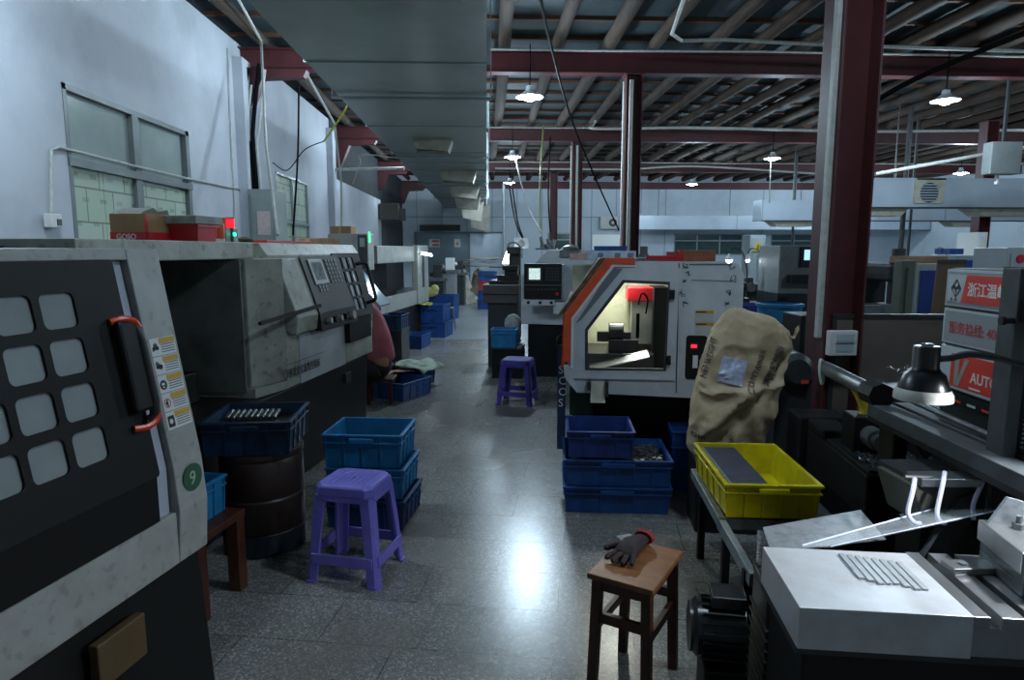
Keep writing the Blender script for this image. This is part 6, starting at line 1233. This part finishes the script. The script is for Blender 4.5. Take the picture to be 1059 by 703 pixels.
MB().cyl((0, 0, .42), (0, 0, .44), .15).obj('seat', mat('yellow_pad', '#8f8a40', .8), t)

# ================================================================ SEATED WORKER
WX, WY = -1.17, 6.62
t = thing('low_stool', 'low dark stool under the seated worker', 'stool', (WX+.08, WY+.05, 0)); MB().box(-.15, .15, -.14, .14, .24, .27).obj('seat', M_dwood, t, bev=.005)
for (a, b_) in ((-.11, -.1), (.11, -.1), (-.11, .1), (.11, .1)): MB().box(a-.018, a+.018, b_-.018, b_+.018, 0, .24).obj('leg', M_dwood, t)
p = thing('person', 'worker in a pink shirt and black trousers bending forward on a low stool', 'person', (WX, WY, 0), R(10))
M_skin = mat('skin', '#a9775c', .55, dirt='#8a5a44', amt=.2); M_shirt = mat('dusty_pink_shirt', '#b0606a', .85, dirt='#7c3c48', amt=.5, scale=5, bump=.5); M_trs = mat('black_trousers', '#15161a', .85); M_hair = mat('black_hair', '#0e0e10', .6)
# local: facing -x
B = [((.10, 0, .36), .12), ((.09, 0, .52), .125), ((.06, 0, .72), .12), ((-.02, 0, .92), .125), ((-.13, 0, 1.05), .10), ((-.22, 0, 1.09), .052), ((-.30, 0, 1.10), .07), ((-.36, 0, 1.08), .062)]
E0 = [(0, 1), (1, 2), (2, 3), (3, 4), (4, 5), (5, 6), (6, 7)]
def limb(pts_, root_): 
    global B, E0
    k = len(B); B += pts_; E0 += [(root_, k)]+[(k+i, k+i+1) for i in range(len(pts_)-1)]; return k
arms = []; legs = []
for s_ in (-1, 1):
    legs.append(limb([((.08, s_*.10, .35), .088), ((-.30, s_*.17, .42), .06), ((-.30, s_*.17, .24), .052), ((-.25, s_*.17, .09), .036), ((-.28, s_*.17, .045), .038), ((-.42, s_*.18, .03), .028)], 0))
    arms.append(limb([((-.12, s_*.19, 1.01), .055), ((-.27, s_*.23, .78), .042), ((-.46, s_*.16, .60), .032), ((-.53, s_*.14, .53), .024), ((-.57, s_*.13, .51), .028)], 4))
body = skin('body', B, E0, M_skin, p, 2)
for s_ in (-1, 1):
    for i, (dy, L_) in enumerate(((-.024, .06), (-.008, .072), (.008, .068), (.023, .055))):
        skin('finger', [((-.585, s_*.13+dy, .505), .0095), ((-.585-L_*.6, s_*.13+dy*1.3, .49), .0085), ((-.585-L_*.9, s_*.13+dy*1.3, .465), .0075)], [(0, 1), (1, 2)], M_skin, body, 1)
    skin('thumb', [((-.57, s_*.13-s_*.03, .50), .0105), ((-.60, s_*.13-s_*.05, .485), .0095), ((-.625, s_*.13-s_*.052, .465), .0085)], [(0, 1), (1, 2)], M_skin, body, 1)
hd = MB(); hd.T = Matrix.Translation((-.36, 0, 1.105)) @ Matrix.Rotation(R(-50), 4, 'Y'); hd.sphere((0, 0, 0), .105, 20, (.95, .78, 1.15)); hd.sphere((-.1, 0, -.01), .016, 8, (1.2, .8, 1.4)); hd.sphere((0, .083, 0), .024, 8, (.6, .4, 1.2)); hd.sphere((0, -.083, 0), .024, 8, (.6, .4, 1.2)); hd.obj('head', M_skin, p, smooth=True)
fc = MB(); fc.T = hd.T; fc.sphere((-.093, .03, .02), .009, 8).sphere((-.093, -.03, .02), .009, 8); fc.obj('eyes', M_ink, p, smooth=True); fc = MB(); fc.T = hd.T; fc.box(-.1, -.09, -.022, .022, -.053, -.046); fc.obj('mouth', mat('lips', '#8a4a44', .5), p, bev=.002)
hr = MB(); hr.T = hd.T; hr.loft([[( .016+.105*sin(pi*j/16)*cos(2*pi*k/20)*(1.0 if cos(2*pi*k/20) > 0 else .86), .087*sin(pi*j/16)*sin(2*pi*k/20), .028+.112*cos(pi*j/16)) for k in range(20)] for j in range(1, 10)]); hr.obj('hair', M_hair, p, smooth=True)
TB = [((.11, 0, .40), .150), ((.10, 0, .52), .152), ((.06, 0, .72), .146), ((-.02, 0, .92), .15), ((-.13, 0, 1.04), .12), ((-.18, 0, 1.07), .075)]; TE = [(0, 1), (1, 2), (2, 3), (3, 4), (4, 5)]
for s_ in (-1, 1): k = len(TB); TB += [((-.12, s_*.19, 1.01), .074), ((-.27, s_*.23, .78), .058), ((-.38, s_*.19, .68), .048)]; TE += [(4, k), (k, k+1), (k+1, k+2)]
skin('shirt', TB, TE, M_shirt, p, 2)
TB = [((.10, 0, .36), .146), ((.11, 0, .44), .153)]; TE = [(0, 1)]
for s_ in (-1, 1): k = len(TB); TB += [((.06, s_*.10, .35), .105), ((-.30, s_*.17, .42), .078), ((-.31, s_*.17, .24), .066), ((-.26, s_*.17, .10), .055)]; TE += [(0, k), (k, k+1), (k+1, k+2), (k+2, k+3)]
skin('trousers', TB, TE, M_trs, p, 2)
for s_ in (-1, 1): MB().loft([[(-.22, s_*.17-.04, 0), (-.45, s_*.18-.04, 0), (-.47, s_*.18, 0), (-.45, s_*.18+.045, 0), (-.22, s_*.17+.04, 0)], [(-.22, s_*.17-.04, .08), (-.42, s_*.18-.035, .045), (-.45, s_*.18, .04), (-.42, s_*.18+.04, .045), (-.22, s_*.17+.04, .08)]]).obj('shoe', M_ink, p, bev=.012)
t = thing('black_bag', 'small black bag on the floor in front of the covered crate', 'bag', (-1.08, 7.32, 0), R(-20)); MB().loft([[(-.1, -.07, 0), (.1, -.07, 0), (.1, .07, 0), (-.1, .07, 0)], [(-.11, -.08, .15), (.12, -.07, .16), (.11, .08, .15), (-.1, .07, .14)], [(-.06, -.02, .26), (.07, -.02, .27), (.06, .03, .26), (-.06, .02, .26)]]).obj('bag_body', M_cable, t, bev=.02); MB().tube(bez([(-.05, 0, .25), (-.03, 0, .33), (.04, 0, .33), (.05, 0, .25)]), .008, 6).obj('handle', M_cable, t)
